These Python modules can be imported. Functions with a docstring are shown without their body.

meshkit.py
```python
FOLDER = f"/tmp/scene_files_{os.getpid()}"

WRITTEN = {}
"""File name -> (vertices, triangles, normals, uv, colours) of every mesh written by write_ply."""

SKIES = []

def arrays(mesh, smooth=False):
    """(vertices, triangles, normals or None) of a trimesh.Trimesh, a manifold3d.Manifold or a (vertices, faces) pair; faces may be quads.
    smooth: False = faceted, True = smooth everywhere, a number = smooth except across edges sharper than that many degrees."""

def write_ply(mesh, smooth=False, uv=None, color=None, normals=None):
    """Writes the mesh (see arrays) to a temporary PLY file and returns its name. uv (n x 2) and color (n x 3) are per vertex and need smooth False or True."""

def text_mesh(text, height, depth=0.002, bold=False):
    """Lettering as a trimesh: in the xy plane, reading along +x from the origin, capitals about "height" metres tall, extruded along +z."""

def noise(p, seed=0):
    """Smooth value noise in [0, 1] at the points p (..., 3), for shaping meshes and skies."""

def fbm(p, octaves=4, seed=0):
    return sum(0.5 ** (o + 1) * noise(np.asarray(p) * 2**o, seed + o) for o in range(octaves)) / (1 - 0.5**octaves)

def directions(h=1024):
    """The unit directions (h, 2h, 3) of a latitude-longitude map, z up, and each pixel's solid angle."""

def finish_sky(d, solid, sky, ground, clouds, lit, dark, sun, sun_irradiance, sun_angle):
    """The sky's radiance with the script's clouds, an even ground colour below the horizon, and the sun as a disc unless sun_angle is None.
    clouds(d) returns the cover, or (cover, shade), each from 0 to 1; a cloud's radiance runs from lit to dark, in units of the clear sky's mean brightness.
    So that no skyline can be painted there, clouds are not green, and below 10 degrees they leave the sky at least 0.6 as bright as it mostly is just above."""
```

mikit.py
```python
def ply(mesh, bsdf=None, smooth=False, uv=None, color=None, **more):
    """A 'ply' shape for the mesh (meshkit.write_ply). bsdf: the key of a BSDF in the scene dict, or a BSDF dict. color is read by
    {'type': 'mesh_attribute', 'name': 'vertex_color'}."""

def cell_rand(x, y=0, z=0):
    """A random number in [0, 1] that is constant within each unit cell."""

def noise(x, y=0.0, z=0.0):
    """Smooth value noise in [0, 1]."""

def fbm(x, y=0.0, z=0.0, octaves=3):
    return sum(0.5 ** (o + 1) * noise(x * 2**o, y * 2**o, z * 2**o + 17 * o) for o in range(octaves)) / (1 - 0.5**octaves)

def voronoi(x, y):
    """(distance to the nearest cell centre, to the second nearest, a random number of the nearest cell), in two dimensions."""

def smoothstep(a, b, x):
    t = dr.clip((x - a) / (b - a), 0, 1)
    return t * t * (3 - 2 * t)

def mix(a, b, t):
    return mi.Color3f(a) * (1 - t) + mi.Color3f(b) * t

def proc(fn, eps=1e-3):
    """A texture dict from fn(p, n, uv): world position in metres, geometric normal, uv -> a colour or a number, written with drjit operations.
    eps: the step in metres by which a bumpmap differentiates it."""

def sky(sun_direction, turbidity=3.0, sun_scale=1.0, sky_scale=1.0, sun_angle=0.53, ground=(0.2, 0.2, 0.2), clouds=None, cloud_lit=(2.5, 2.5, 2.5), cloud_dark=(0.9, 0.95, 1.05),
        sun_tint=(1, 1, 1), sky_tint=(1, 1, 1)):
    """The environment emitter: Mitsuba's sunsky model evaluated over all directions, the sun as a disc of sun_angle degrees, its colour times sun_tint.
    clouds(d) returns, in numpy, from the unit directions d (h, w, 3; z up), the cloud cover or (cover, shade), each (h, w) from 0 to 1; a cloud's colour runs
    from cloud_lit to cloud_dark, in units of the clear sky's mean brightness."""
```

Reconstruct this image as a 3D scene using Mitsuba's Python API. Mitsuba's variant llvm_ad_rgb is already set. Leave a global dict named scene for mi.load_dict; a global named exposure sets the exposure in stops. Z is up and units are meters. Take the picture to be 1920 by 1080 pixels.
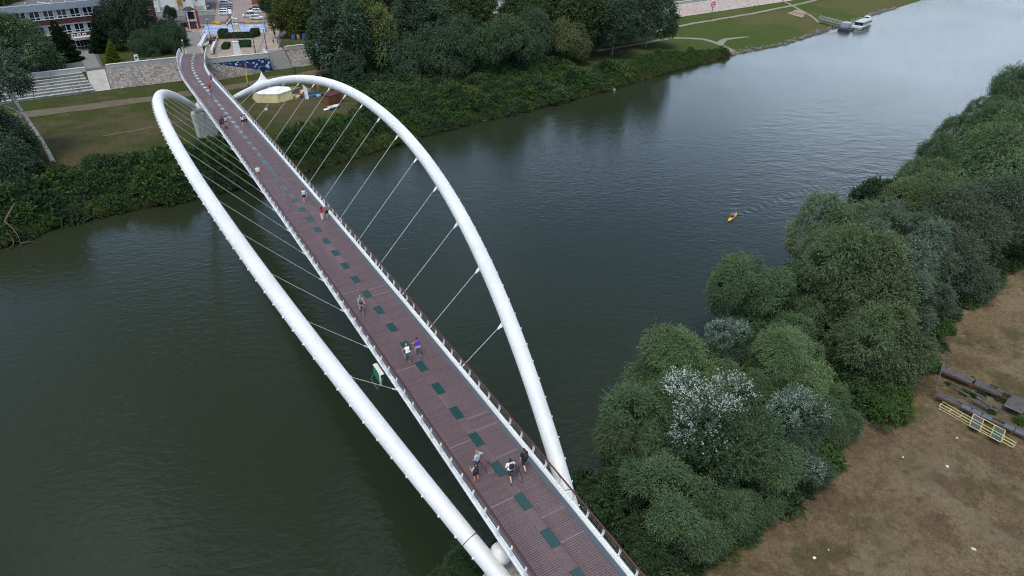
import math, numpy as np, trimesh, mitsuba as mi, drjit as dr, mikit, meshkit
from mikit import proc, fbm, noise, voronoi, smoothstep, mix, cell_rand
T = mi.ScalarTransform4f
scene, labels = {}, {}

# ---------------------------------------------------------------- camera, sky, exposure
CAM = [-16.043, -21.913, 45.890]
FWD = [0.44762, 0.72948, -0.51720]
UP = [0.25684, 0.44913, 0.85575]
scene['camera'] = {'type': 'perspective', 'fov': 76.332, 'fov_axis': 'x', 'near_clip': 1.0, 'far_clip': 6000.0,
                   'to_world': T().look_at(origin=CAM, target=[CAM[i] + FWD[i] for i in range(3)], up=UP)}
exposure = 2.3

SUN = np.array([-0.30, -0.22, 0.93])
def clouds(d):
    p = np.stack([d[..., 0], d[..., 1], d[..., 2] * 1.6], -1)
    n = meshkit.fbm(p * 2.2 + 3.1, 5, seed=4)
    m = meshkit.fbm(p * 3.6 + [13.48, -5.62, 1.95], 5, seed=9)
    gaps = np.exp(-((np.degrees(np.arcsin(np.clip(d[..., 2], -1, 1))) - 23.0) / 10.0) ** 2)   # blue sky shows through in a ring of gaps above the horizon
    cover = np.clip(0.90 + 1.2 * (n - 0.42) - 0.62 * gaps, 0.30, 1.0)
    elev = np.degrees(np.arcsin(np.clip(d[..., 2], -1, 1)))
    low = 0.53 * np.exp(-((elev - 13.0) / 10.0) ** 2)             # paler cloud bank all round above the horizon
    glow = np.exp(-np.degrees(np.arccos(np.clip(d @ (SUN / np.linalg.norm(SUN)), -1, 1))) ** 2 / 42.0 ** 2)   # and is brightest round the hidden sun
    shade = np.clip(1.0 - 1.15 * low - 1.0 * glow - 1.5 * (m - 0.5), 0, 1)
    return cover, shade

scene['daylight'] = mikit.sky(SUN, turbidity=4, sun_scale=0.30, sun_angle=24, clouds=clouds,
                              cloud_lit=(2.48, 3.0, 3.66), cloud_dark=(0.17, 0.25, 0.31))

# ---------------------------------------------------------------- helpers
def numbered(name):
    key, n = name, 0
    while key in labels or key in scene or any(k.startswith(key + '__') for k in scene):
        n += 1
        key = f'{name}_{n:03d}'
    return key

_used = {}
def fresh(name):
    n = _used.get(name, -1) + 1
    _used[name] = n
    return name if n == 0 else f'{name}_{n:03d}'

def thing(name, label=None, cat=None, group=None, kind=None):
    key = fresh(name)
    if label:
        labels[key] = {'label': label}
        if cat: labels[key]['category'] = cat
        if group: labels[key]['group'] = group
        if kind: labels[key]['kind'] = kind
    return key

def part(parent, name, mesh, mat, smooth=False, label=None, kind=None, **kw):
    key = fresh(parent + '__' + name)
    scene[key] = mikit.ply(mesh, mat, smooth=smooth, **kw)
    if label or kind:
        labels[key] = {}
        if label: labels[key]['label'] = label
        if kind: labels[key]['kind'] = kind
    return key

def single(name, mesh, mat, label=None, cat=None, group=None, kind=None, smooth=False, **kw):
    key = thing(name, label, cat, group, kind)
    if kind == 'structure': labels.setdefault(key, {})['kind'] = 'structure'
    scene[key] = mikit.ply(mesh, mat, smooth=smooth, **kw)
    return key

def M(v, f): return trimesh.Trimesh(np.asarray(v, float), np.asarray(f, int), process=False)
def cat(*ms):
    ms = [m for q in ms for m in (q if isinstance(q, (list, tuple)) else [q])]
    vs, fs, at = [], [], 0
    for m in ms:
        vs.append(np.asarray(m.vertices)); fs.append(np.asarray(m.faces) + at); at += len(m.vertices)
    return M(np.vstack(vs), np.vstack(fs))

_BV = np.array([[x, y, z] for x in (-.5, .5) for y in (-.5, .5) for z in (-.5, .5)], float)
_BF = np.array([[0, 1, 3], [0, 3, 2], [4, 6, 7], [4, 7, 5], [0, 4, 5], [0, 5, 1], [2, 3, 7], [2, 7, 6], [0, 2, 6], [0, 6, 4], [1, 5, 7], [1, 7, 3]])
def rotz(a):
    c, s = math.cos(a), math.sin(a)
    return np.array([[c, -s, 0], [s, c, 0], [0, 0, 1.0]])
def box(size, at=(0, 0, 0), rz=0.0, base=False):
    """box of the given size, centred at 'at' (base=True: at is the centre of its underside)"""
    v = _BV * np.asarray(size, float)
    if base: v = v + [0, 0, size[2] / 2]
    return M(v @ rotz(rz).T + np.asarray(at, float), _BF)
def bbox(size, at=(0, 0, 0), rz=0.0, c=0.02, base=False):
    """box with chamfered edges"""
    import manifold3d as m3
    s = np.asarray(size, float); c = min(c, 0.3 * s.min())
    pts = []
    for k in range(3):
        h = s / 2 - c
        h[k] = s[k] / 2
        pts.append(_BV * 2 * h)
    m = m3.Manifold.hull_points(np.vstack(pts)).to_mesh()
    v = np.array(m.vert_properties[:, :3], float)
    if base: v = v + [0, 0, size[2] / 2]
    return M(v @ rotz(rz).T + np.asarray(at, float), m.tri_verts)
def move(m, at=(0, 0, 0), rz=0.0, s=1.0):
    return M(np.asarray(m.vertices) * s @ rotz(rz).T + np.asarray(at, float), m.faces)

def tube(pts, r, sides=8, caps=True, up=None):
    p = np.asarray(pts, float); n = len(p)
    r = np.broadcast_to(np.asarray(r, float), (n,))
    t = np.gradient(p, axis=0); t /= np.linalg.norm(t, axis=1, keepdims=True) + 1e-12
    ref = np.array(up if up is not None else ([0, 0, 1.0] if abs(t[:, 2]).mean() < 0.8 else [1.0, 0, 0]))
    a = np.cross(t, ref); a /= np.linalg.norm(a, axis=1, keepdims=True) + 1e-12
    b = np.cross(t, a)
    ang = np.arange(sides) * 2 * np.pi / sides + np.pi / sides
    v = p[:, None] + r[:, None, None] * (np.cos(ang)[None, :, None] * a[:, None] + np.sin(ang)[None, :, None] * b[:, None])
    i, j = np.meshgrid(np.arange(n - 1), np.arange(sides), indexing='ij')
    q = np.stack([i * sides + j, i * sides + (j + 1) % sides, (i + 1) * sides + (j + 1) % sides, (i + 1) * sides + j], -1).reshape(-1, 4)
    f = np.vstack([q[:, [0, 2, 1]], q[:, [0, 3, 2]]])
    v = v.reshape(-1, 3)
    if caps:
        k = np.arange(1, sides - 1)
        f = np.vstack([f, np.stack([k * 0, k, k + 1], 1), np.stack([k * 0, k + 1, k], 1) + (n - 1) * sides])
    return M(v, f)
def bar(a, b, r, sides=6): return tube([a, b], r, sides)
def sheet(xs, ys, z):
    """height sheet over a grid"""
    X, Y = np.meshgrid(xs, ys)
    v = np.stack([X, Y, z(X, Y)], -1).reshape(-1, 3)
    nx, ny = len(xs), len(ys)
    i, j = np.meshgrid(np.arange(ny - 1), np.arange(nx - 1), indexing='ij')
    q = np.stack([i * nx + j, i * nx + j + 1, (i + 1) * nx + j + 1, (i + 1) * nx + j], -1).reshape(-1, 4)
    return M(v, np.vstack([q[:, :3], q[:, [0, 2, 3]]]))
def ribbon(center, width, z, lift=0.0):
    """flat strip along a polyline, draped on z(x, y)"""
    c = np.asarray(center, float)
    t = np.gradient(c, axis=0); t /= np.linalg.norm(t, axis=1, keepdims=True)
    nrm = np.stack([-t[:, 1], t[:, 0]], 1)
    w = np.broadcast_to(np.asarray(width, float), (len(c),))[:, None]
    rows = [c + nrm * w * s for s in (-.5, -.17, .17, .5)]
    v = np.stack(rows, 1).reshape(-1, 2)
    v = np.concatenate([v, (z(v[:, 0], v[:, 1]) + lift)[:, None]], 1)
    i, j = np.meshgrid(np.arange(len(c) - 1), np.arange(3), indexing='ij')
    q = np.stack([i * 4 + j, i * 4 + j + 1, (i + 1) * 4 + j + 1, (i + 1) * 4 + j], -1).reshape(-1, 4)
    return M(v, np.vstack([q[:, [0, 2, 1]], q[:, [0, 3, 2]]]))
def smooth_line(pts, n):
    from scipy.interpolate import PchipInterpolator
    p = np.asarray(pts, float)
    s = np.r_[0, np.cumsum(np.linalg.norm(np.diff(p, axis=0), axis=1))]
    return PchipInterpolator(s, p)(np.linspace(0, s[-1], n))
def prism(poly, z0, z1):
    from shapely.geometry import Polygon
    m = trimesh.creation.extrude_polygon(Polygon(poly), z1 - z0, engine='earcut')
    m.apply_translation([0, 0, z0])
    return M(m.vertices, m.faces)
def plate(quad, t):
    """four corners (in order) thickened by t along minus their normal"""
    q = np.asarray(quad, float)
    n = np.cross(q[1] - q[0], q[2] - q[0]); n /= np.linalg.norm(n)
    v = np.vstack([q, q - n * t])
    f = [[0, 1, 2], [0, 2, 3], [4, 6, 5], [4, 7, 6]]
    for i in range(4):
        j = (i + 1) % 4
        f += [[i, i + 4, j + 4], [i, j + 4, j]]
    return M(v, f)
def ball(c, r, sub=2):
    m = trimesh.creation.icosphere(sub, 1.0)
    return M(np.asarray(m.vertices) * np.asarray(r, float) + np.asarray(c, float), m.faces)
def lathe(profile, at=(0, 0, 0), sides=16):
    p = np.asarray(profile, float); ang = np.arange(sides) * 2 * np.pi / sides
    v = np.stack([p[:, 0][:, None] * np.cos(ang), p[:, 0][:, None] * np.sin(ang), np.broadcast_to(p[:, 1][:, None], (len(p), sides))], -1).reshape(-1, 3) + np.asarray(at, float)
    i, j = np.meshgrid(np.arange(len(p) - 1), np.arange(sides), indexing='ij')
    q = np.stack([i * sides + j, i * sides + (j + 1) % sides, (i + 1) * sides + (j + 1) % sides, (i + 1) * sides + j], -1).reshape(-1, 4)
    return M(v, np.vstack([q[:, :3], q[:, [0, 2, 3]]]))

# ---------------------------------------------------------------- materials
def principled(color, rough=0.6, metallic=0.0, spec=0.5, **kw):
    c = color if isinstance(color, dict) else {'type': 'rgb', 'value': list(color)}
    r = rough if isinstance(rough, dict) else float(rough)
    return {'type': 'twosided', 'b': {'type': 'principled', 'base_color': c, 'roughness': r, 'metallic': float(metallic), 'specular': float(spec), **kw}}
def bumped(bsdf, fn, eps=0.02, scale=1.0):
    b = bsdf['b'] if bsdf['type'] == 'twosided' else bsdf
    return {'type': 'twosided', 'b': {'type': 'bumpmap', 'arbitrary': proc(fn, eps), 'scale': float(scale), 'bsdf': b}}
_paint = {}
def paint(r, g, b, rough=0.5, metallic=0.0):
    k = (round(r, 4), round(g, 4), round(b, 4), rough, metallic)
    if k not in _paint:
        _paint[k] = f'paint_{len(_paint)}'
        scene[_paint[k]] = principled((r, g, b), rough, metallic)
    return _paint[k]
def mat(name, bsdf):
    scene[name] = bsdf
    return name
def vcol(rough=0.6, spec=0.3):
    return {'type': 'mesh_attribute', 'name': 'vertex_color'}

def f_water(p, n, uv):
    q = noise(p.x * 0.02, p.y * 0.02, 3.0)
    return mix((0.017, 0.024, 0.013), (0.024, 0.030, 0.017), q)
def h_water(p, n, uv):
    u, v = p.x * 0.93 - p.y * 0.36, p.x * 0.36 + p.y * 0.93
    a = fbm(u * 0.9 + 2.0 * noise(p.x * .05, p.y * .05, 4.0), v * 2.1, 1.0, octaves=3) * 0.042
    b = noise(u * 3.1, v * 6.5, 5.0) * 0.013
    patch = 0.25 + 0.9 * fbm(p.x * 0.03 + 9.0, p.y * 0.045, 2.0, octaves=3)
    reach = smoothstep(20.0, 110.0, p.x)                         # the open reach downstream is ruffled by the wind
    a = a + reach * fbm(u * 0.28, v * 0.62, 7.0, octaves=3) * 0.075 * smoothstep(0.35, 0.65, fbm(p.x * 0.017 + 3.0, p.y * 0.03, 4.0, octaves=3))
    kx, ky = p.x - 67.5, p.y - 44.0                              # the kayak's wake
    wx, wy = kx * 0.93 + ky * 0.37, -kx * 0.37 + ky * 0.93
    wake = dr.exp(-dr.square((dr.abs(wy) - wx * 0.30) / (0.35 + 0.05 * dr.abs(wx)))) * dr.exp(-dr.abs(wx) / 14.0) * smoothstep(0.0, 2.0, wx)
    return (a + b) * patch + wake * 0.030 * (0.5 + noise(p.x * 2.2, p.y * 2.2, 8.0)) * dr.sin(wx * 2.6 + dr.abs(wy) * 3.0 + 3.0 * noise(p.x * .6, p.y * .6, 2.0))
mat('water', bumped({'type': 'principled', 'base_color': proc(f_water), 'roughness': 0.11, 'specular': 0.42}, h_water, 0.06))

def f_white(p, n, uv):
    g = fbm(p.x * 0.35, p.y * 0.35, p.z * 0.9, octaves=4)
    return mix((0.70, 0.715, 0.72), (0.645, 0.66, 0.665), smoothstep(0.35, 0.75, g))
mat('white_steel', principled(proc(f_white), 0.35))
def f_plank(p, n, uv):
    s = cell_rand(dr.floor(p.y / 0.152 + 0.5), dr.select(p.x > 0, 1.0, 0.0), 4)
    g = noise(p.x * 2.0, p.y * 60.0, 1.0) * 0.5 + fbm(p.x * 0.6, p.y * 0.35, 2.0, octaves=3) * 0.7
    c = mix((0.094, 0.062, 0.069), (0.138, 0.097, 0.108), s * 0.45 + g * 0.5)
    worn = fbm(p.x * 0.9, p.y * 0.10, 6.0, octaves=4)            # boards scuffed pale where people walk and ride
    c = mix(c, (0.168, 0.128, 0.132), smoothstep(0.52, 0.74, worn) * 0.4)
    return c
mat('plank', principled(proc(f_plank), 0.6))
mat('plank_pale', principled((0.18, 0.138, 0.148), 0.6))
mat('deck_dark', principled((0.055, 0.042, 0.045), 0.7))
mat('handrail', principled((0.105, 0.030, 0.027), 0.4))
mat('gutter', principled((0.10, 0.13, 0.16), 0.4, 0.3))
mat('sky_glass', principled((0.012, 0.052, 0.053), 0.13, spec=0.7))
mat('sky_glass_pale', principled((0.40, 0.50, 0.50), 0.25, spec=0.6))
mat('cable', principled((0.52, 0.53, 0.52), 0.35, 0.3))
def f_conc(p, n, uv):
    g = fbm(p.x * 0.9, p.y * 0.9, p.z * 0.9, octaves=4)
    return mix((0.30, 0.295, 0.27), (0.46, 0.45, 0.42), g)
mat('concrete', principled(proc(f_conc), 0.85))
mat('pale_concrete', principled((0.40, 0.405, 0.385), 0.8))
mat('dark_steel', principled((0.03, 0.032, 0.035), 0.45))
mat('black', principled((0.012, 0.012, 0.014), 0.5))
# ---------------------------------------------------------------- terrain and river
FX = np.array([-2500, -400, -120, -36, -32, -28, -14, -8, 2, 14, 30, 48, 73, 100, 139, 175, 200, 245, 298, 372, 600, 2500.])
FY = np.array([90, 90, 86, 90.3, 93.6, 95.6, 95.8, 96.0, 97.3, 99.5, 105, 110, 114.5, 120.3, 130.2, 138.5, 141, 154, 170, 190.5, 250, 600.])
NX = np.array([-2500, -400, -60, -3, 6, 13, 20, 33, 47, 74, 107, 170, 237, 372, 600, 2500.])
NY = np.array([-60, -40, -8, 5.5, 8, 10, 12.5, 16.5, 22, 31, 37, 53, 66, 96, 150, 500.])
RX = np.array([-2500, -200, -60, -32, -16.5, 0, 20, 34, 100, 182, 259, 600, 2500.])
RY = np.array([100, 140, 155.5, 158.6, 161.0, 162.2, 163.1, 164.7, 172, 181, 193, 250, 600.])
def far_shore(x): return np.interp(x, FX, FY)
def near_shore(x): return np.interp(x, NX, NY)
def revet(x): return np.interp(x, RX, RY)
SQ = 8.4                                                         # level of the quay and the square
def ground_z(x, y):
    x, y = np.asarray(x, float), np.asarray(y, float)
    p = np.stack([x, y, x * 0], -1)
    n = meshkit.fbm(p * 0.09, 3, seed=2) - 0.5
    df, dn, r = y - far_shore(x), near_shore(x) - y, y - revet(x)
    u = np.clip(df / np.maximum(revet(x) - far_shore(x), 5), -3, 1)
    far = np.where(df < 0, df * 0.35, np.interp(df, [0, 2, 14, 26, 70], [0, 0.55, 2.8, 3.5, 4.8]) * np.where(df > 20, 1.0, 1.0))
    far = np.where(df > 20, np.minimum(far, 5.0), far)
    far = far + np.clip(df / 12, 0, 1) * n * 0.5
    lev = 5.0 + (SQ - 5.0) * np.clip(r / 6.0, 0, 1)
    far = np.where(r > 0, np.where(r > 6.0, SQ - 0.05, lev), np.where(r > -14, np.maximum(far, 0) * np.clip(-r / 14, 0, 1) + 5.0 * (1 - np.clip(-r / 14, 0, 1)), far))
    near = np.where(dn < 0, dn * 0.35, np.interp(dn, [0, 2, 12, 18, 80], [0, 0.6, 3.5, 4.0, 4.6]))
    near = near + np.clip(dn / 10, 0, 1) * n * 0.45
    z = np.where(df > -4, far, np.where(dn > -4, near, np.maximum(np.minimum(df, dn), -9) * 0.35))
    return np.maximum(z, -3.0)
def gz(x, y): return float(ground_z(np.array([x]), np.array([y]))[0])

def f_ground(p, n, uv):
    near = dr.select(p.y < p.x * 0.34 + 60.0, 1.0, 0.0)
    near = dr.select(p.y > 70.0 + dr.maximum(p.x, 0.0) * 0.22, 0.0, near)
    big = fbm(p.x * 0.06, p.y * 0.06, 1.0, octaves=4)
    mid = fbm(p.x * 0.35, p.y * 0.35, 4.0, octaves=4)
    fine = fbm(p.x * 3.1, p.y * 3.1, 7.0, octaves=3)
    grit = noise(p.x * 16.0, p.y * 16.0, 2.0)
    # far meadow: mown grass with trampled brown places
    g = mix((0.026, 0.036, 0.011), (0.048, 0.058, 0.018), fine)
    worn = mix((0.056, 0.046, 0.025), (0.085, 0.072, 0.044), fine)
    g = mix(g, worn, smoothstep(0.47, 0.66, big * 0.6 + mid * 0.4) * 0.8)
    lush = mix(mix((0.036, 0.058, 0.014), (0.056, 0.080, 0.022), fine), mix((0.060, 0.064, 0.024), (0.085, 0.082, 0.036), fine), smoothstep(0.46, 0.62, fbm(p.x * 0.035, p.y * 0.07, 5.0, octaves=4)))
    g = mix(g, lush, smoothstep(120.0, 165.0, p.x) * 0.9)
    # near field: dry summer grass, matted blades and thatch
    m2 = noise(p.x * 5.0 + 2.0 * mid, p.y * 11.0, 3.0)
    m3 = noise(p.x * 12.0, p.y * 5.5 + 2.0 * mid, 6.0)
    grain = fine * 0.3 + grit * 0.3 + m2 * 0.2 + m3 * 0.2
    d = mix((0.080, 0.059, 0.033), (0.176, 0.136, 0.081), smoothstep(0.22, 0.78, grain))
    patchy = fbm(p.x * 0.5, p.y * 0.5, 4.0, octaves=5)
    d = mix(d, mix((0.040, 0.028, 0.019), (0.095, 0.066, 0.043), grain), smoothstep(0.50, 0.66, patchy) * 0.5)
    d = mix(d, mix((0.034, 0.040, 0.014), (0.062, 0.064, 0.028), grain), smoothstep(0.54, 0.68, fbm(p.x * 0.42 + 30, p.y * 0.42, 2.0, octaves=5)) * 0.5)
    d = mix(d, mix((0.075, 0.058, 0.036), (0.25, 0.205, 0.138), grain), smoothstep(0.52, 0.70, fbm(p.x * 0.3 - 11, p.y * 0.3, 9.0, octaves=5)) * 0.6)
    return mix(g, d, near)
def h_ground(p, n, uv):
    return fbm(p.x * 2.3, p.y * 2.3, 1.0, octaves=4) * 0.14
mat('meadow', bumped(principled(proc(f_ground), 0.95, spec=0.1), h_ground, 0.03))
xs = np.unique(np.r_[np.linspace(-2500, -120, 18), np.linspace(-120, 160, 176), np.linspace(160, 420, 80), np.linspace(420, 2500, 20)])
ys = np.unique(np.r_[np.linspace(-1500, -60, 12), np.linspace(-60, 60, 90), np.linspace(60, 88, 14), np.linspace(88, 215, 150), np.linspace(215, 330, 24), np.linspace(330, 2500, 16)])
single('ground', sheet(xs, ys, ground_z), 'meadow', 'mown meadow and dry field on both banks of the river', kind='structure', smooth=True)
single('river', sheet(np.linspace(-2500, 2500, 60), np.linspace(-1500, 2500, 50), lambda x, y: x * 0), 'water',
       'wide dark green river with fine ripples', kind='structure')

# trodden paths
def f_dirt(p, n, uv):
    return mix((0.085, 0.072, 0.052), (0.14, 0.122, 0.092), fbm(p.x * 1.4, p.y * 1.4, 3.0, octaves=4))
mat('dirt', principled(proc(f_dirt), 0.95, spec=0.1))
mat('gravel_pale', principled((0.20, 0.19, 0.165), 0.95, spec=0.1))
def wob(pts, n, a, seed):
    c = smooth_line(pts, n)
    return c + (meshkit.noise(np.c_[c * 0.23, c[:, 0] * 0], seed)[:, None] - 0.5) * a
path_w = 3.4 + 1.2 * meshkit.noise(np.c_[np.linspace(0, 40, 90), np.zeros(90), np.zeros(90)], 5)
single('path', ribbon(wob([(-90, 143), (-30, 148.5), (-8, 150), (12, 153), (27, 156), (60, 160), (110, 166)], 90, 1.2, 1), path_w, ground_z, 0.05), 'dirt',
       'trodden dirt path along the meadow below the stone slope', kind='structure')
yj = smooth_line([(120, 150), (140, 153), (157, 156), (167, 152), (171, 146), (171, 139), (165, 129.5)], 50)
single('path', ribbon(yj, np.r_[np.full(24, 1.6), np.linspace(1.6, 3.6, 26)], ground_z, 0.06), 'gravel_pale', 'pale gravel path running down to the water below the dark trees', kind='structure')
single('path', ribbon(wob([(171, 146), (180, 150), (190, 150)], 14, .4, 2), np.linspace(2.6, .6, 14), ground_z, 0.07), 'gravel_pale', 'short pale spur path on the far meadow', kind='structure')
single('path', ribbon(wob([(155, 166), (180, 171), (215, 177), (258, 186), (330, 205)], 50, 1.0, 3), 1.5, ground_z, 0.06), 'gravel_pale', 'narrow pale footpath at the foot of the pink stone slope', kind='structure')
single('path', ribbon(wob([(-20, 128), (-5, 131), (6, 134)], 16, .8, 4), 0.6, ground_z, 0.05), 'dirt', 'faint trodden line in the grass left of the pier', kind='structure')
# ---------------------------------------------------------------- the arch bridge
def zd(y): return 12.0 + 0.755 * (1 - ((np.asarray(y, float) - 60) / 60) ** 2)
CLX = np.array([-40, 120, 127, 130, 133, 136.2, 139.9, 143, 146.4, 149.5, 152.7, 156, 159.5, 162.8, 166.5, 172, 180.])
CLV = np.array([0, 0, 0, 0.02, 0.08, 0.19, 0.40, 0.61, 0.95, 1.33, 1.80, 2.28, 2.84, 3.46, 4.22, 5.45, 7.3])
def clx(y): return np.interp(y, CLX, CLV)
def at_deck(y, off, h=0.0):
    """point beside the centre line"""
    e = 0.5
    t = np.array([clx(y + e) - clx(y - e), 2 * e]); t /= np.linalg.norm(t)
    return np.array([clx(y) + off * t[1], y - off * t[0], zd(y) + h])
bridge = thing('arch_bridge', 'white steel footbridge with two outward leaning tube arches and brown plank deck', 'bridge')
Y0, Y1 = -24.0, 166.0
ysd = np.r_[np.arange(Y0, 126, 2.0), np.arange(126, Y1 + .01, 1.0)]
def strip(o0, o1, h0, h1, ya=Y0, yb=Y1):
    """closed bar along the deck: offsets o0..o1, heights h0..h1"""
    yy = np.r_[ya, ysd[(ysd > ya) & (ysd < yb)], yb]
    v = np.array([[at_deck(y, o, h) for o, h in ((o0, h0), (o1, h0), (o1, h1), (o0, h1))] for y in yy]).reshape(-1, 3)
    i, j = np.meshgrid(np.arange(len(yy) - 1), np.arange(4), indexing='ij')
    q = np.stack([i * 4 + j, i * 4 + (j + 1) % 4, (i + 1) * 4 + (j + 1) % 4, (i + 1) * 4 + j], -1).reshape(-1, 4)
    f = np.vstack([q[:, [0, 1, 2]], q[:, [0, 2, 3]], [[0, 2, 1], [0, 3, 2]], np.array([[0, 1, 2], [0, 2, 3]]) + 4 * (len(yy) - 1)])
    return M(v, f)
deck = part(bridge, 'deck', strip(-2.14, 2.14, -0.35, -0.034), 'deck_dark', label='brown plank deck with a middle row of green glass panels')
# planks across the deck, left and right of a middle strip of long boards; the glass panels sit in the middle strip
PITCH, HALF = 0.152, 0.345
SKY0, SKYS = -3.938, 3.181
rng = np.random.default_rng(5)
pale = {}
for y, side, ln in [(-1.4, 1, 1.4), (0.7, 1, 1.4), (3.0, -1, 1.3), (6.6, 1, 1.5), (9.6, 1, 1.66), (8.9, -1, 1.66), (10.9, 1, 1.66), (18.7, -1, 1.1), (30.6, 1, 1.2), (31.8, 1, 1.2), (32.2, -1, 1.1), (52.7, -1, 1.3), (63.7, 1, .9), (64.8, -1, 1.0)]:
    pale[(int(round(y / PITCH)), side)] = ln
def plank_mesh(k, side, near):
    y = k * PITCH
    a, b = at_deck(y, 0), None
    j = rng.uniform(-.004, .004)
    w = PITCH - 0.030
    quad = [at_deck(y - w / 2, side * HALF), at_deck(y - w / 2, side * 2.13), at_deck(y + w / 2, side * 2.13), at_deck(y + w / 2, side * HALF)]
    if side < 0: quad = quad[::-1]
    q = np.array(quad) + [0, 0, j]
    v = np.vstack([q, q - [0, 0, 0.034]])
    f = [[0, 1, 2], [0, 2, 3]]
    for i in range(4):
        jn = (i + 1) % 4
        f += [[i, i + 4, jn + 4], [i, jn + 4, jn]]
    return M(v, f)
k0 = int(-5.6 / PITCH)
rest = []
for k in range(int(Y0 / PITCH), int(Y1 / PITCH)):
    for side in (-1, 1):
        m = plank_mesh(k, side, True)
        if (k, side) in pale:
            part(deck, 'plank', m, 'plank_pale', label='paler replaced deck plank')
        elif k0 <= k < k0 + 140:
            part(deck, 'plank', m, 'plank')
        else:
            rest.append(m)
part(deck, 'plank_rows', cat(rest), 'plank', kind='stuff', label='rows of narrow brown deck planks')
# long middle boards between the glass panels
nsk = int((Y1 - SKY0) / SKYS) + 1
mid = []
for i in range(-6, nsk):
    yc = SKY0 + SKYS * i
    ya, yb = yc + 0.70, yc + SKYS - 0.70
    yb = min(yb, Y1 - .05)
    if yb - ya < .3: continue
    for b in range(4):
        o0 = -0.335 + b * 0.169
        mid.append(strip(o0, o0 + 0.150, -0.034, rng.uniform(-.003, .003), ya, yb))
    if i in (1 + 6, 1 + 4):
        part(deck, 'long_board', strip(-0.33, -0.27, 0.001, 0.006, ya, yb), 'plank_pale', label='pale long board in the middle of the deck')
part(deck, 'middle_boards', cat(mid), 'plank', kind='stuff', label='long brown boards between the glass panels')
for i in range(-5, nsk):
    yc = SKY0 + SKYS * i
    if yc + .6 > Y1: continue
    m = strip(-0.315, 0.315, -0.034, 0.004, yc - 0.68, yc + 0.68)
    part(deck, 'glass_panel', m, 'sky_glass')
    if i > 38:                                                   # non slip strips on the ramp's panels
        part(deck, 'grip_strip', strip(-0.29, 0.29, 0.004, 0.010, yc - .5, yc + .15 + .2 * rng.random()), 'sky_glass_pale', label='white grip strip on a glass panel')
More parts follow.
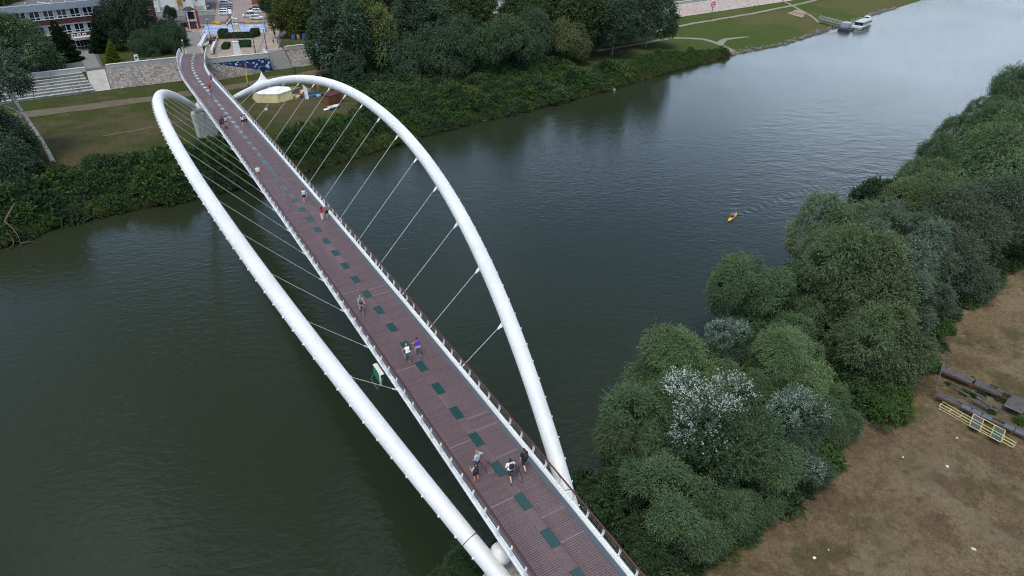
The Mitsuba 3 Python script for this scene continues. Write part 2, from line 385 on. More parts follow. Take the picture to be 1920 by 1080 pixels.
for s in (-1, 1):
    part(bridge, 'gutter', strip(*sorted((s * 2.16, s * 2.47)), -0.25, -0.05), 'gutter')
    y = np.r_[np.arange(Y0, 126, 1.5), np.arange(126, Y1, 1.0)]
    part(bridge, 'girder', tube([at_deck(a, s * 2.69, -0.10) for a in y], 0.18, 14), 'white_steel', smooth=50)
    part(bridge, 'edge_plate', strip(*sorted((s * 2.58, s * 2.80)), 0.07, 0.105), 'white_steel')
for y in np.arange(-20, 166, 3.18):
    part(bridge, 'cross_beam', box((5.0, .2, .4), (float(clx(y)), y, float(zd(y)) - .58)), 'white_steel')
# railing: curved flat posts, wooden handrail, fine wires
POST = SKYS / 2
prof = [(2.69, 0.10), (2.80, 0.30), (2.86, 0.55), (2.83, 0.82), (2.73, 1.05)]
wid = [0.20, 0.15, 0.12, 0.10, 0.075]
for s in (-1, 1):
    for y in np.arange(-10.3, Y1 - 1, POST):
        v = []
        for (o, h), w in zip(prof, wid):
            c = np.array([at_deck(y + e, s * (o + d), h) for e in (-.05, .05) for d in (-w / 2, w / 2)])
            v.append(c[[0, 1, 3, 2]])
        v = np.vstack(v)
        f = []
        for a in range(len(prof) - 1):
            for b in range(4):
                c0, c1 = a * 4 + b, a * 4 + (b + 1) % 4
                f += [[c0, c1, c1 + 4], [c0, c1 + 4, c0 + 4]]
        f += [[0, 2, 1], [0, 3, 2], [16, 17, 18], [16, 18, 19]]
        part(bridge, 'railing_post', M(v, f), 'white_steel')
    yy = np.r_[np.arange(-16, 126, 1.5), np.arange(126, Y1 - .5, 1.0)]
    part(bridge, 'handrail', tube([at_deck(a, s * 2.70, 1.10) for a in yy], 0.062, 8), 'handrail', smooth=50)
    wires = []
    for o, h in ((2.77, .25), (2.83, .42), (2.85, .58), (2.84, .74), (2.80, .90)):
        wires.append(tube([at_deck(a, s * o, h) for a in yy], 0.0055, 4))
    part(bridge, 'railing_wires', cat(wires), 'cable', kind='stuff')
# white fanned side panels where the deck meets the quay
for s, ya, yb in ((-1, 146, 168), (1, 148, 168)):
    m = []
    for y in np.arange(ya, min(yb, Y1), 0.55):
        k = min(1, (y - ya) / 10)
        m.append(bar(at_deck(y, s * 2.75, 0), at_deck(y, s * (2.8 + .35 * k), 1.15 + .35 * k), 0.05, 5))
    part(bridge, 'side_panel', cat(m, tube([at_deck(y, s * (2.8 + .35 * min(1, (y - ya) / 10)), 1.15 + .35 * min(1, (y - ya) / 10)) for y in np.arange(ya, Y1, 1.)], .06, 6),
         [plate([at_deck(y, s * 2.74, 0.1), at_deck(y + 1, s * 2.74, .1), at_deck(y + 1, s * (2.78 + .3 * min(1, (y + 1 - ya) / 10)), 1.0), at_deck(y, s * (2.78 + .3 * min(1, (y - ya) / 10)), 1.0)], .02) for y in np.arange(ya, Y1 - 1, 1.)]),
         'white_steel', label='white fanned side panel at the town end')
# arches
AH, ATH, ABX, AZB, AQ, ALH = 15.82, 0.58, 3.17, 9.42, 2.062, 59.3
def arch_pt(t, s):
    h = AH * (1 - np.abs(t) ** AQ)
    return np.stack([s * (ABX + h * math.sin(ATH)), 60 + ALH * t, AZB + h * math.cos(ATH)], -1)
tt = np.linspace(-1.06, 1.06, 150)
rad = np.interp(np.abs(tt), [0, 0.75, 1.06], [0.64, 0.66, 0.56])
for s in (-1, 1):
    pl = np.array([s * math.sin(ATH), 0, math.cos(ATH)])
    nrm = np.array([s * math.cos(ATH), 0, -math.sin(ATH)])       # outward side, square to the arch plane
    arch = part(bridge, 'arch', tube(arch_pt(tt, s), rad, 40, up=nrm), 'white_steel', smooth=40,
                label=('left' if s < 0 else 'right') + ' leaning white tube arch')
    for t in (-0.965, -0.82, -0.66, -0.5, -0.33, -0.16, 0.0, 0.16, 0.33, 0.5, 0.66, 0.82, 0.965):                          # weld rings
        p0, p1 = arch_pt(t - .0005, s), arch_pt(t + .0005, s)
        part(arch, 'weld_ring', tube([p0, p1], np.interp(abs(t), [0, .75, 1.06], [.64, .66, .56]) + .004, 40, up=nrm), 'gutter' if abs(t) == .965 else 'white_steel', smooth=40)
    # small white lamps standing on the outer crown of the tube
    lamp = cat(lathe([(0, .12), (.055, .11), (.07, .06), (.05, .0), (.04, -.05)], sides=8), box((.24, .09, .03), (0, 0, .0)))
    for t in np.arange(-0.98, 0.99, 0.0255):
        c = arch_pt(t, s); d = arch_pt(t + .002, s) - arch_pt(t - .002, s); d /= np.linalg.norm(d)
        out = np.cross(d, nrm) * 1.0
        if out @ pl < 0: out = -out
        up = nrm * .82 + out * .57 ; up /= np.linalg.norm(up)
        x = np.cross(d, up)
        R = np.stack([d, -x, up], 1)
        r = np.interp(abs(t), [0, .75, 1.06], [.64, .66, .56])
        part(arch, 'lamp', M(np.asarray(lamp.vertices) @ R.T + c + up * r, lamp.faces), 'white_steel')
# hangers
for s in (-1, 1):
    for i in range(16):
        y = 16.7 + 6.318 * i
        t = (y - 60) / ALH
        c = arch_pt(t, s)
        a = np.array([s * 2.84, y, float(zd(y)) - 0.12])
        u = (a - c) / np.linalg.norm(a - c)
        top = c + u * 0.62
        if np.linalg.norm(a - c) < 1.6: continue
        hanger = part(bridge, 'hanger', tube([top + u * .62, a], 0.029, 8), 'cable', smooth=40)
        d = arch_pt(t + .002, s) - arch_pt(t - .002, s); d /= np.linalg.norm(d)
        q = [c + u * .58 - d * .28, c + u * .58 + d * .28, c + u * 1.30 + d * .07, c + u * 1.30 - d * .07]
        w = np.cross(u, d); w /= np.linalg.norm(w)
        part(hanger, 'lug', plate(np.array(q) + w * .025, .05), 'white_steel')
        part(hanger, 'clevis', tube([a - u * .5, a - u * .05], 0.06, 8), 'white_steel', smooth=40)
# piers: concrete at the town side and the near bank, and round bearings beneath the deck
def pier_mesh(cx, cy, rx, ry, z0, z1, lean=0.0):
    ang = np.linspace(0, 2 * np.pi, 40, endpoint=False)
    def se(a, e): return np.sign(a) * np.abs(a) ** e
    rows = []
    for z, k in ((z0, 1.0), (z0 + (z1 - z0) * .5, 1.02), (z1 - .5, 1.06), (z1 - .1, 1.03), (z1, .92)):
        rows.append(np.stack([cx + rx * k * se(np.cos(ang), .8), cy + ry * k * se(np.sin(ang), .8), np.full(40, z)], 1))
    rows.append(np.array([[cx, cy, z1]] * 40))
    v = np.vstack(rows)
    i, j = np.meshgrid(np.arange(5), np.arange(40), indexing='ij')
    q = np.stack([i * 40 + j, i * 40 + (j + 1) % 40, (i + 1) * 40 + (j + 1) % 40, (i + 1) * 40 + j], -1).reshape(-1, 4)
    return M(v, np.vstack([q[:, :3], q[:, [0, 2, 3]]]))
def f_pier(p, n, uv):
    g = fbm(p.x * 0.8, p.y * 0.8, p.z * 0.35, octaves=4)
    stain = fbm(p.x * 2.2, p.y * 2.2, p.z * 0.25 + 9, octaves=3)
    c = mix((0.33, 0.33, 0.30), (0.47, 0.47, 0.43), g)
    c = mix(c, (0.17, 0.17, 0.155), smoothstep(0.56, 0.72, stain) * 0.7)
    ang = noise(p.x * 0.0, p.y * 0.0, 0.0)
    j = dr.abs(p.z / 1.7 - dr.round(p.z / 1.7)) * 1.7
    return dr.select(j < 0.03, c * 0.6, c)
mat('pier_concrete', principled(proc(f_pier), 0.9))
for cx, cy, z0, z1, rx, ry in ((0.2, 119.8, 1.5, 8.3, 4.0, 1.7), (0.0, 0.2, -2.0, 8.4, 4.2, 1.7)):
    pk = part(bridge, 'pier', pier_mesh(cx, cy, rx, ry, z0, z1), 'pier_concrete', smooth=40, label='rounded concrete pier' + (' on the far meadow' if cy > 50 else ' at the near bank'))
    for s in (-1, 1):
        part(pk, 'bearing', ball((s * 2.30, cy + (1.15 if cy < 50 else -.4), z1 + (1.2 if cy < 50 else .8)), (.68, .75, .75) if cy < 50 else (1.0, 1.0, .9), 3), 'white_steel', smooth=True)
        if cy > 50: part(pk, 'strut', tube([(s * 1.5, cy, z1), (s * 2.4, cy, 11.6)], .3, 12), 'white_steel', smooth=40)
part(bridge, 'crossbar', tube([(-3.4, 118.6, 8.9), (-1, 118.8, 9.4), (1, 118.8, 9.4), (3.4, 118.6, 8.9)], .4, 16), 'white_steel', smooth=40)
for x, y, z0 in ((0.3, 138, 3), (2.8, 158.5, 4)):
    part(bridge, 'column', tube([(x, y, z0), (x, y, float(zd(y)) - .35)], .42, 16), 'pier_concrete', smooth=40)
part(bridge, 'abutment', bbox((6.4, 9, 9), (0, -21, 7), c=.1), 'pier_concrete')
# navigation board hung under the left girder
ns = thing('navigation_board', 'green and white navigation board hung under the left edge of the bridge deck', 'sign')
part(ns, 'board', box((.05, 1.5, 1.0), (-3.14, 20.6, 11.25)), paint(.01, .22, .085))
part(ns, 'border', cat(box((.07, .3, 1.02), (-3.15, 19.75, 11.25)), box((.36, 1.7, .05), (-2.98, 20.5, 11.78))), 'white_steel')
part(ns, 'rod', bar((-3.6, 20.9, 10.7), (-3.6, 19.3, 10.7), .04), 'gutter')
part(ns, 'bracket', cat(bar((-3.6, 20.9, 10.7), (-3.0, 20.9, 11.6), .03), bar((-3.6, 19.4, 10.7), (-3.0, 19.4, 11.6), .03)), 'gutter')
# ---------------------------------------------------------------- vegetation: leaf meshes, instanced trees
VC = {'type': 'mesh_attribute', 'name': 'vertex_color'}
mat('leaf', {'type': 'principledthin', 'base_color': VC, 'roughness': 0.55, 'diff_trans': 0.4, 'spec_trans': 0.0, 'eta': 1.4})
def f_bark(p, n, uv):
    return mix((0.075, 0.065, 0.052), (0.19, 0.175, 0.15), fbm(p.x * 3.5, p.y * 3.5, p.z * 1.0, octaves=4))
mat('bark', principled(proc(f_bark), 0.95, spec=0.1))
def f_pbark(p, n, uv):
    g = fbm(p.x * 2.6, p.y * 2.6, p.z * 4.5, octaves=3)
    return mix((0.40, 0.41, 0.38), (0.10, 0.10, 0.09), smoothstep(0.55, 0.72, g))
mat('pale_bark', principled(proc(f_pbark), 0.9, spec=0.1))

def norm(v): return v / (np.linalg.norm(v, axis=-1, keepdims=True) + 1e-12)
def foliage(seed, R, shape, nb, br, n_sprig, per, sprig, leaf, droop, pal, zmin=-0.45, tuft=0.0, jitter=0.18, spread=0.66, rough_amp=0.6, shoots=False):
    """leaf-sized faces on the outer shells of many overlapping clumps; returns (mesh, colour per vertex)"""
    rng = np.random.default_rng(seed)
    nm = max(4, nb // 2)                                           # a few heavy limbs' heads, each of smaller clumps
    g = (np.arange(nm) + 0.5) / nm
    zz = 1 - g * (1 - zmin)
    ph = np.arange(nm) * 2.39996 + rng.random() * 6
    dirs = norm(np.stack([np.sqrt(1 - zz ** 2) * np.cos(ph), np.sqrt(1 - zz ** 2) * np.sin(ph), zz], 1) + rng.normal(0, .2, (nm, 3)))
    mc = dirs * R * spread * (1 + rng.uniform(-.30, .22, (nm, 1)))
    mr = R * rng.uniform(br[0] + .06, br[1] + .04, nm)
    c, r, own = [], [], []
    for i in range(nm):
        q = norm(rng.normal(0, 1, (9, 3)) + dirs[i] * .7 + [0, 0, .45])
        c.append(mc[i] + q * mr[i] * .66); r.append(mr[i] * rng.uniform(.36, .60, 9)); own += [i] * 9
    c = np.vstack(c); r = np.concatenate(r); own = np.array(own)
    n = n_sprig * 6
    k = rng.choice(len(r), n, p=r ** 2 / (r ** 2).sum())
    d = norm(rng.normal(0, 1, (n, 3)))
    rough = 1 + rough_amp * (meshkit.fbm(d * 3.4 + k[:, None] * 3.7, 3, seed=seed) - 0.5)
    p = c[k] + d * (r[k] * rough * (1 - 0.22 * rng.random(n) ** 2))[:, None]
    inside = np.zeros(n, bool)
    for j in range(len(r)):
        inside |= (np.linalg.norm(p - c[j], axis=1) < r[j] * 0.93) & (k != j)
    ok = ~inside & (p[:, 2] > R * (zmin - .5)) & ((d * norm(c[k] - mc[own[k]] * .75)).sum(1) > -0.35) & (d[:, 2] > -.75)
    ok &= (meshkit.fbm(p * (4.2 / R) + 11.0, 2, seed=seed + 5) > .34)            # holes in the crown
    out = (rng.random(n) < .16) & (d[:, 2] > -.3)                  # shoots standing out of the outline
    p = p + out[:, None] * (d * .6 + [0, 0, .3]) * (r[k] * rng.uniform(.12, .75, n))[:, None]
    p, d, k = p[ok][:n_sprig], d[ok][:n_sprig], k[ok][:n_sprig]
    n = len(p)
    p = p * np.asarray(shape)
    o = norm(.72 * d + .28 * norm(p))
    s = norm(o * (1 - .5 * droop) + np.array([0, 0, -1.0]) * droop + np.array([0, 0, 1.0]) * tuft + rng.normal(0, .32, (n, 3)))
    L = sprig * rng.uniform(.6, 1.35, n)
    i = np.tile(np.arange(per), n); w = np.repeat(np.arange(n), per)
    f = (i + rng.random(len(i)) * .8) / per
    base = p[w] + s[w] * (L[w] * f)[:, None] + np.array([0, 0, -1.0]) * (droop * .5 * L[w] * f ** 2)[:, None] + rng.normal(0, .035 * sprig + .01, (len(w), 3))
    ax = norm(s[w] * .85 + rng.normal(0, .36, (len(w), 3)) + np.array([0, 0, -.35 * droop]))
    nn = o[w] * .75 + np.array([0, 0, .45]) + rng.normal(0, .38, (len(w), 3))
    nn = norm(nn - ax * (nn * ax).sum(1, keepdims=True))
    sd = np.cross(nn, ax)
    ll = leaf[0] * rng.uniform(.65, 1.25, len(w)); lw = leaf[1] * rng.uniform(.7, 1.2, len(w))
    m = base + ax * (ll * .45)[:, None] + nn * (ll * .06)[:, None]
    v = np.stack([base, m + sd * (lw / 2)[:, None], base + ax * ll[:, None], m - sd * (lw / 2)[:, None]], 1).reshape(-1, 3)
    q = np.arange(len(w))[:, None] * 4
    fc = np.vstack([q + [0, 1, 2], q + [0, 2, 3]])
    cols = np.array([x[0] for x in pal]); wt = np.array([x[1] for x in pal], float)
    tint = (rng.uniform(.88, 1.12, (nm, 1)) * (1 + rng.normal(0, .025, (nm, 3))))[own] * rng.uniform(.9, 1.1, (len(r), 1))
    pick = rng.choice(len(cols), len(w), p=np.abs(wt) / np.abs(wt).sum())
    if shoots:                                                     # some limbs carry the turned, white leaves
        white = (mc[:, 2] > np.quantile(mc[:, 2], .45))[own][k] & (d[:, 2] > .1)
        white &= rng.random(n) < .55                                # whole sprays turn together in the wind
        nw = int((wt > 0).sum())
        pick = np.where(white[w] & (rng.random(len(w)) < .72), rng.integers(nw, len(wt), len(w)), rng.integers(0, nw, len(w)))
    col = cols[pick] * tint[k][w] * rng.uniform(1 - jitter, 1 + jitter, (len(w), 1))
    return M(v, fc), np.clip(np.repeat(col, 4, 0), 0.005, .9), mc * np.asarray(shape), mr
def limbs(seed, c, R, depth, r0, lean=(0, 0), nl=9):
    """tapered trunk with limbs running into the clumps; the crown's middle is the origin"""
    rng = np.random.default_rng(seed)
    base = np.array([lean[0], lean[1], -depth]); fork = np.array([lean[0] * .3, lean[1] * .3, -R * .55])
    ms = [tube(smooth_line([base, (base + fork) / 2 + rng.normal(0, .05, 3) * R, fork, np.array([0, 0, R * .25])], 9), np.linspace(r0, r0 * .35, 9), 8)]
    for q in rng.permutation(len(c))[:nl]:
        a = fork + (np.array([0, 0, R * .25]) - fork) * rng.uniform(0, .8)
        ms.append(tube(smooth_line([a, (a + c[q]) / 2 + np.array([0, 0, .08 * R]), c[q], c[q] * 1.22], 6), np.linspace(r0 * .42, r0 * .08, 6), 5))
    return cat(ms)
KIND = {}
def variant(name, seed, R, pal, shape=(1, 1, 1.15), nb=17, br=(.26, .46), n=7000, per=6, sprig=.8, leaf=(.27, .085), droop=.5, depth=2.3, r0=.035, bark='bark', **kw):
    m, col, c, r = foliage(seed, R, shape, nb, br, n, per, sprig, leaf, droop, pal, **kw)
    scene[name + '_source'] = {'type': 'shapegroup', 'trunk': mikit.ply(limbs(seed, c, R, depth * R, r0 * R), bark, smooth=True),
                             'crown': mikit.ply(m, 'leaf', color=col)}
    KIND[name] = R
GREEN = [((0.090, 0.140, 0.070), 5), ((0.122, 0.177, 0.092), 4), ((0.060, 0.100, 0.050), 3)]
OLIVE = [((0.110, 0.147, 0.073), 5), ((0.147, 0.185, 0.100), 4), ((0.075, 0.107, 0.050), 3)]
SILV = [((0.131, 0.188, 0.131), 5), ((0.175, 0.231, 0.173), 4), ((0.088, 0.131, 0.090), 3)]
DARK = [((0.043, 0.073, 0.037), 5), ((0.062, 0.100, 0.050), 4), ((0.030, 0.053, 0.029), 3)]
GREYG = [((0.103, 0.140, 0.095), 5), ((0.140, 0.177, 0.130), 4), ((0.068, 0.098, 0.062), 3)]
LIME = [((0.131, 0.169, 0.044), 5), ((0.169, 0.200, 0.056), 4), ((0.088, 0.119, 0.035), 3)]
WHITE = [((0.062, 0.106, 0.056), 7), ((0.100, 0.150, 0.081), 4), ((.68, .71, .69), -5), ((.46, .52, .48), -3)]
WHITE2 = [((0.069, 0.112, 0.075), 7), ((0.106, 0.156, 0.110), 4), ((.38, .44, .41), -1), ((.24, .30, .26), -3)]
PINE = [((0.018, 0.037, 0.018), 5), ((0.027, 0.053, 0.022), 4)]
THUJA = [((0.106, 0.150, 0.020), 5), ((0.150, 0.188, 0.031), 4)]
# near bank (crowns about 5 m in radius)
variant('willow_green', 11, 4.5, GREEN, n=8500, droop=.45, sprig=.85)
variant('willow_light', 12, 4.5, [((0.133, 0.211, 0.096), 5), ((0.180, 0.258, 0.122), 4), ((0.086, 0.140, 0.066), 3)], n=8500, droop=.42, sprig=.85, nb=18)
variant('willow_olive', 13, 4.5, OLIVE, n=8500, droop=.35, sprig=.75, nb=18)
variant('willow_silver', 14, 4.5, SILV, n=8500, droop=.3, nb=20, br=(.24, .42), sprig=.5)
variant('willow_round', 15, 4.5, [((0.125, 0.173, 0.096), 5), ((0.173, 0.219, 0.131), 4), ((0.077, 0.117, 0.066), 3)], n=9000, droop=.35, sprig=.75, nb=14, br=(.34, .52), shape=(1, 1, .95))
variant('willow_grey', 16, 4.5, GREYG, n=8500, droop=.3, sprig=.75, nb=18)
variant('white_poplar', 17, 4.2, WHITE, n=5200, per=8, leaf=(.15, .12), droop=.05, sprig=.8, tuft=.35, nb=18, br=(.26, .42), bark='pale_bark', shape=(1, 1, 1.15), shoots=True)
variant('silver_poplar', 18, 3.0, WHITE2, n=3600, per=7, leaf=(.14, .11), droop=.05, sprig=.6, tuft=.35, nb=16, br=(.28, .45), bark='pale_bark', shoots=True, shape=(1, 1, 1.15))
variant('dark_bush', 19, 2.6, DARK, n=3600, per=6, leaf=(.24, .12), droop=.3, nb=16, sprig=.6)
# far bank (crowns 7 to 10 m in radius, seen from 170 m)
variant('poplar_dark', 21, 8.0, [((0.053, 0.088, 0.054), 5), ((0.083, 0.124, 0.077), 4), ((0.180, 0.226, 0.185), 1)], n=6500, per=5, leaf=(.50, .36), sprig=1.3, droop=.15, nb=34, br=(.2, .34), shape=(1, 1, 1.3), r0=.03, bark='pale_bark')
variant('poplar_lime', 22, 6.0, [((0.154, 0.196, 0.070), 5), ((0.200, 0.236, 0.091), 4), ((0.100, 0.131, 0.052), 3)], n=5200, per=5, leaf=(.42, .30), sprig=1.2, droop=.25, nb=36, br=(.2, .34), shape=(.85, .85, 2.0), depth=2.8, zmin=-.8)
variant('willow_far', 23, 7.0, [((0.060, 0.100, 0.058), 5), ((0.090, 0.132, 0.077), 4), ((0.042, 0.067, 0.043), 3)], n=6500, per=5, leaf=(.55, .20), sprig=1.4, droop=.6, nb=26)
variant('willow_far_silver', 24, 7.5, [((.085, .135, .068), 5), ((.122, .178, .098), 4), ((.050, .082, .042), 3)], n=7000, per=5, leaf=(.50, .20), sprig=1.2, droop=.35, nb=34, br=(.22, .36), shape=(1, 1, 1.2))
variant('willow_far_lime', 25, 6.0, [((0.125, 0.156, 0.067), 5), ((0.156, 0.185, 0.087), 4), ((0.081, 0.106, 0.048), 3)], n=5200, per=5, leaf=(.46, .18), sprig=1.2, droop=.55, nb=30, br=(.22, .36), shape=(1, 1, 1.15))
variant('park_tree', 26, 7.0, [((0.067, 0.102, 0.043), 5), ((0.092, 0.132, 0.058), 4), ((0.044, 0.072, 0.034), 3)], n=6000, per=5, leaf=(.48, .34), sprig=1.1, droop=.2, nb=30, br=(.24, .36))
variant('lime_tree', 27, 6.0, [((0.100, 0.122, 0.036), 5), ((0.131, 0.150, 0.045), 4), ((0.065, 0.085, 0.031), 3)], n=5200, per=5, leaf=(.42, .32), sprig=1.0, droop=.2, nb=28, br=(.24, .36))
variant('birch', 28, 6.0, [((0.037, 0.057, 0.036), 5), ((0.057, 0.080, 0.048), 4)], n=3600, per=6, leaf=(.36, .22), sprig=1.5, droop=.7, nb=26, br=(.18, .32), shape=(.8, .8, 1.5), bark='pale_bark', depth=2.6)
def conifer(name, seed, H, Rb, pal, leaf):
    rng = np.random.default_rng(seed)
    n = 9000
    h = 1 - np.sqrt(rng.random(n)); a = rng.random(n) * 2 * np.pi
    lay = .84 + .22 * np.cos(h * 42 + np.floor(a * 1.9) * 1.7)
    r = Rb * (1 - h) ** .85 * lay * (1 - .3 * rng.random(n) ** 2)
    p = np.stack([r * np.cos(a), r * np.sin(a), h * H], 1)
    o = np.stack([np.cos(a), np.sin(a), rng.normal(-.1, .35, n)], 1)
    ax = norm(o + rng.normal(0, .4, (n, 3))); nn = norm(np.cross(ax, rng.normal(0, 1, (n, 3))) + [0, 0, .5]); sd = norm(np.cross(nn, ax))
    l = leaf[0] * rng.uniform(.7, 1.3, (n, 1))
    v = np.stack([p, p + ax * l * .5 + sd * leaf[1] / 2, p + ax * l, p + ax * l * .5 - sd * leaf[1] / 2], 1).reshape(-1, 3)
    q = np.arange(n)[:, None] * 4
    cols = np.array([x[0] for x in pal])[rng.integers(0, len(pal), n)] * rng.uniform(.8, 1.2, (n, 1))
    scene[name + '_source'] = {'type': 'shapegroup', 'trunk': mikit.ply(tube([(0, 0, -1), (0, 0, H * .9)], [.25, .03], 8), 'bark', smooth=True),
                             'crown': mikit.ply(M(v, np.vstack([q + [0, 1, 2], q + [0, 2, 3]])), 'leaf', color=np.repeat(cols, 4, 0))}
    KIND[name] = 1.0
conifer('spruce', 31, 10.5, 2.9, PINE, (.55, .22))
conifer('thuja', 32, 5.0, 1.9, THUJA, (.34, .16))

_trng = np.random.default_rng(77)
def tree(name, kind, x, y, zc, r, label, group=None, rz=None, sz=1.0):
    key = thing(name, label, 'tree' if 'bush' not in name and 'shrub' not in name else 'shrub', group)
    s = r / KIND[kind] * (.9 if y < 70 else 1.0)
    rz = _trng.uniform(0, 360) if rz is None else rz
    w_ = _trng.uniform(.88, 1.14)
    scene[key] = {'type': 'instance', 'to_world': T().translate([x, y, zc]).rotate([1, 0, 0], _trng.uniform(-9, 9)).rotate([0, 1, 0], _trng.uniform(-9, 9)).rotate([0, 0, 1], rz).scale([s * w_, s / w_, s * sz * _trng.uniform(.92, 1.12)]),
                  'group': {'type': 'ref', 'id': kind + '_source'}}
    return key
NEAR = [
 ('willow_tree', 'willow_green', 14.6, 6.6, 7.3, 4.3, 'drooping green willow over the water nearest the bridge arch'),
 ('willow_tree', 'willow_light', 21.6, 9.6, 8.2, 4.1, 'light green willow at the water, second from the bridge arch'),
 ('poplar_tree', 'white_poplar', 17.8, 1.8, 10.0, 4.2, 'white poplar with bright silvery white leaves, the whitest tree'),
 ('poplar_tree', 'silver_poplar', 25.4, 0.4, 8.4, 2.8, 'smaller white leaved poplar beside the edge of the dry field'),
 ('willow_tree', 'willow_light', 30.4, 5.2, 8.6, 3.7, 'bright green rounded willow between the white poplars and the large crowns behind'),
 ('poplar_tree', 'silver_poplar', 28.6, 10.8, 8.6, 2.4, 'small silvery poplar on the water edge with thin upright sprays'),
 ('willow_tree', 'willow_green', 11.4, -.6, 6.4, 3.7, 'dark drooping willow below the white poplar beside the dry field'),
 ('willow_tree', 'willow_green', 19.8, -.9, 7.0, 3.4, 'feathery green willow right of the white poplar at the field edge'),
 ('poplar_tree', 'silver_poplar', 24.2, -1.6, 6.0, 2.2, 'bluish silver poplar bush hanging over the dry field'),
 ('willow_tree', 'dark_bush', 9.6, 3.6, 5.0, 2.7, 'dark low willow beside the foot of the right arch'),
 ('shrub', 'dark_bush', 8.6, -.6, 4.2, 2.2, 'dark shrub under the right railing of the bridge'),
 ('willow_tree', 'willow_green', 39.1, 16.8, 7.4, 4.8, 'dense green willow leaning out over the water alone'),
 ('willow_tree', 'willow_round', 59.0, 20.6, 8.2, 5.8, 'big rounded willow with soft grey green crown at the water behind the kayak'),
 ('willow_tree', 'willow_silver', 56.3, 12.2, 10.4, 5.0, 'bluish silver willow with the palest crown of the large ones'),
 ('willow_tree', 'willow_olive', 47.4, 11.2, 9.2, 5.6, 'broad olive green willow in the middle of the belt'),
 ('willow_tree', 'willow_grey', 52.6, 6.4, 8.2, 3.6, 'grey green willow at the field edge above the wrecked pontoon'),
 ('willow_tree', 'willow_olive', 43.4, 4.4, 6.4, 4.6, 'low olive willow hanging over the fern patch'),
 ('willow_tree', 'dark_bush', 75.2, 25.6, 7.0, 3.6, 'small dark willow standing out against the bright water'),
 ('willow_tree', 'willow_olive', 83.6, 24.0, 8.0, 5.0, 'brownish olive willow at the water beyond the small dark one'),
 ('willow_tree', 'willow_light', 89, 19.0, 10.2, 7.0, 'large light green willow with many rounded tops on the right'),
 ('willow_tree', 'willow_olive', 69.0, 17.2, 9.6, 5.0, 'brown tinged willow behind the pale silver crown'),
 ('willow_tree', 'willow_grey', 71.5, 14.0, 9.8, 5.6, 'tall grey green willow right of the silver one'),
 ('willow_tree', 'willow_grey', 80.5, 12.6, 9.2, 5.4, 'dark grey willow at the right edge of the picture above the field'),
 ('willow_tree', 'willow_green', 114, 28.0, 9.4, 6.9, 'mid green willow far along the right bank'),
 ('willow_tree', 'willow_light', 108.5, 22.5, 10.0, 6.4, 'light willow at the right edge far along the bank'),
 ('willow_tree', 'willow_green', 117.5, 36.5, 7.4, 4.6, 'dark willow at the water far along the right bank'),
 ('willow_tree', 'willow_green', 147, 40.5, 9.2, 7.2, 'wide dark willow near the top of the right bank row'),
 ('willow_tree', 'willow_grey', 163, 42.5, 9.4, 7.6, 'most distant willow of the right bank at the picture edge'),
 ('willow_tree', 'willow_green', 134, 40.5, 7.4, 4.6, 'small willow between the two most distant large ones'),
 ('willow_tree', 'willow_grey', 66.0, 9.4, 7.2, 4.0, 'low grey willow over the corner of the dry field'),
 ('willow_tree', 'willow_green', 98.5, 28.0, 7.2, 5.2, 'round green willow on the water between olive and mid green ones'),
 ('willow_tree', 'willow_green', 64.8, 22.0, 6.4, 3.4, 'low willow between the rounded crown and the small dark one'),
 ('willow_tree', 'willow_green', 31.5, 0.9, 5.4, 2.7, 'low green willow between the field and the bright rounded willow'),
 ('willow_tree', 'willow_green', 36.0, 9.5, 6.0, 3.4, 'shaded willow in the gap behind the small silvery poplar'),
 ('willow_tree', 'willow_grey', 94, 17, 8.5, 6.0, 'grey willow beyond the right field corner'),
 ('willow_tree', 'willow_green', 128, 30, 9.6, 7.2, 'broad dark willow behind the far right row'),
 ('willow_tree', 'willow_light', 17.6, 6.4, 6.6, 2.9, 'light willow filling the gap left of the white poplar'),
 ('willow_tree', 'willow_green', 25.6, 6.2, 7.4, 2.9, 'green willow directly behind the white poplar'),
 ('willow_tree', 'willow_green', 15.4, -1.2, 5.4, 2.8, 'low green willow in front of the white poplar'),
 ('willow_tree', 'willow_round', 52.2, 15.6, 8.6, 4.4, 'rounded willow between the rounded crown at the water and the olive one'),
 ('willow_tree', 'willow_silver', 50.6, 8.2, 8.8, 4.2, 'pale grey green willow between the olive and the grey ones'),
 ('willow_tree', 'willow_grey', 62.5, 12.6, 9.2, 4.8, 'grey willow between the pale silver and the tall grey green ones'),
 ('willow_tree', 'willow_light', 76.0, 19.2, 9.0, 5.0, 'light willow between the brown tinged and the large light ones'),
 ('willow_tree', 'willow_green', 44.0, 14.4, 7.0, 3.8, 'dark green willow between the water willow and the olive one'),
 ('willow_tree', 'willow_grey', 100, 17, 8.5, 6.0, 'grey green willow behind the large light one at the edge'),
]
for a in NEAR: tree(*a, group=None)
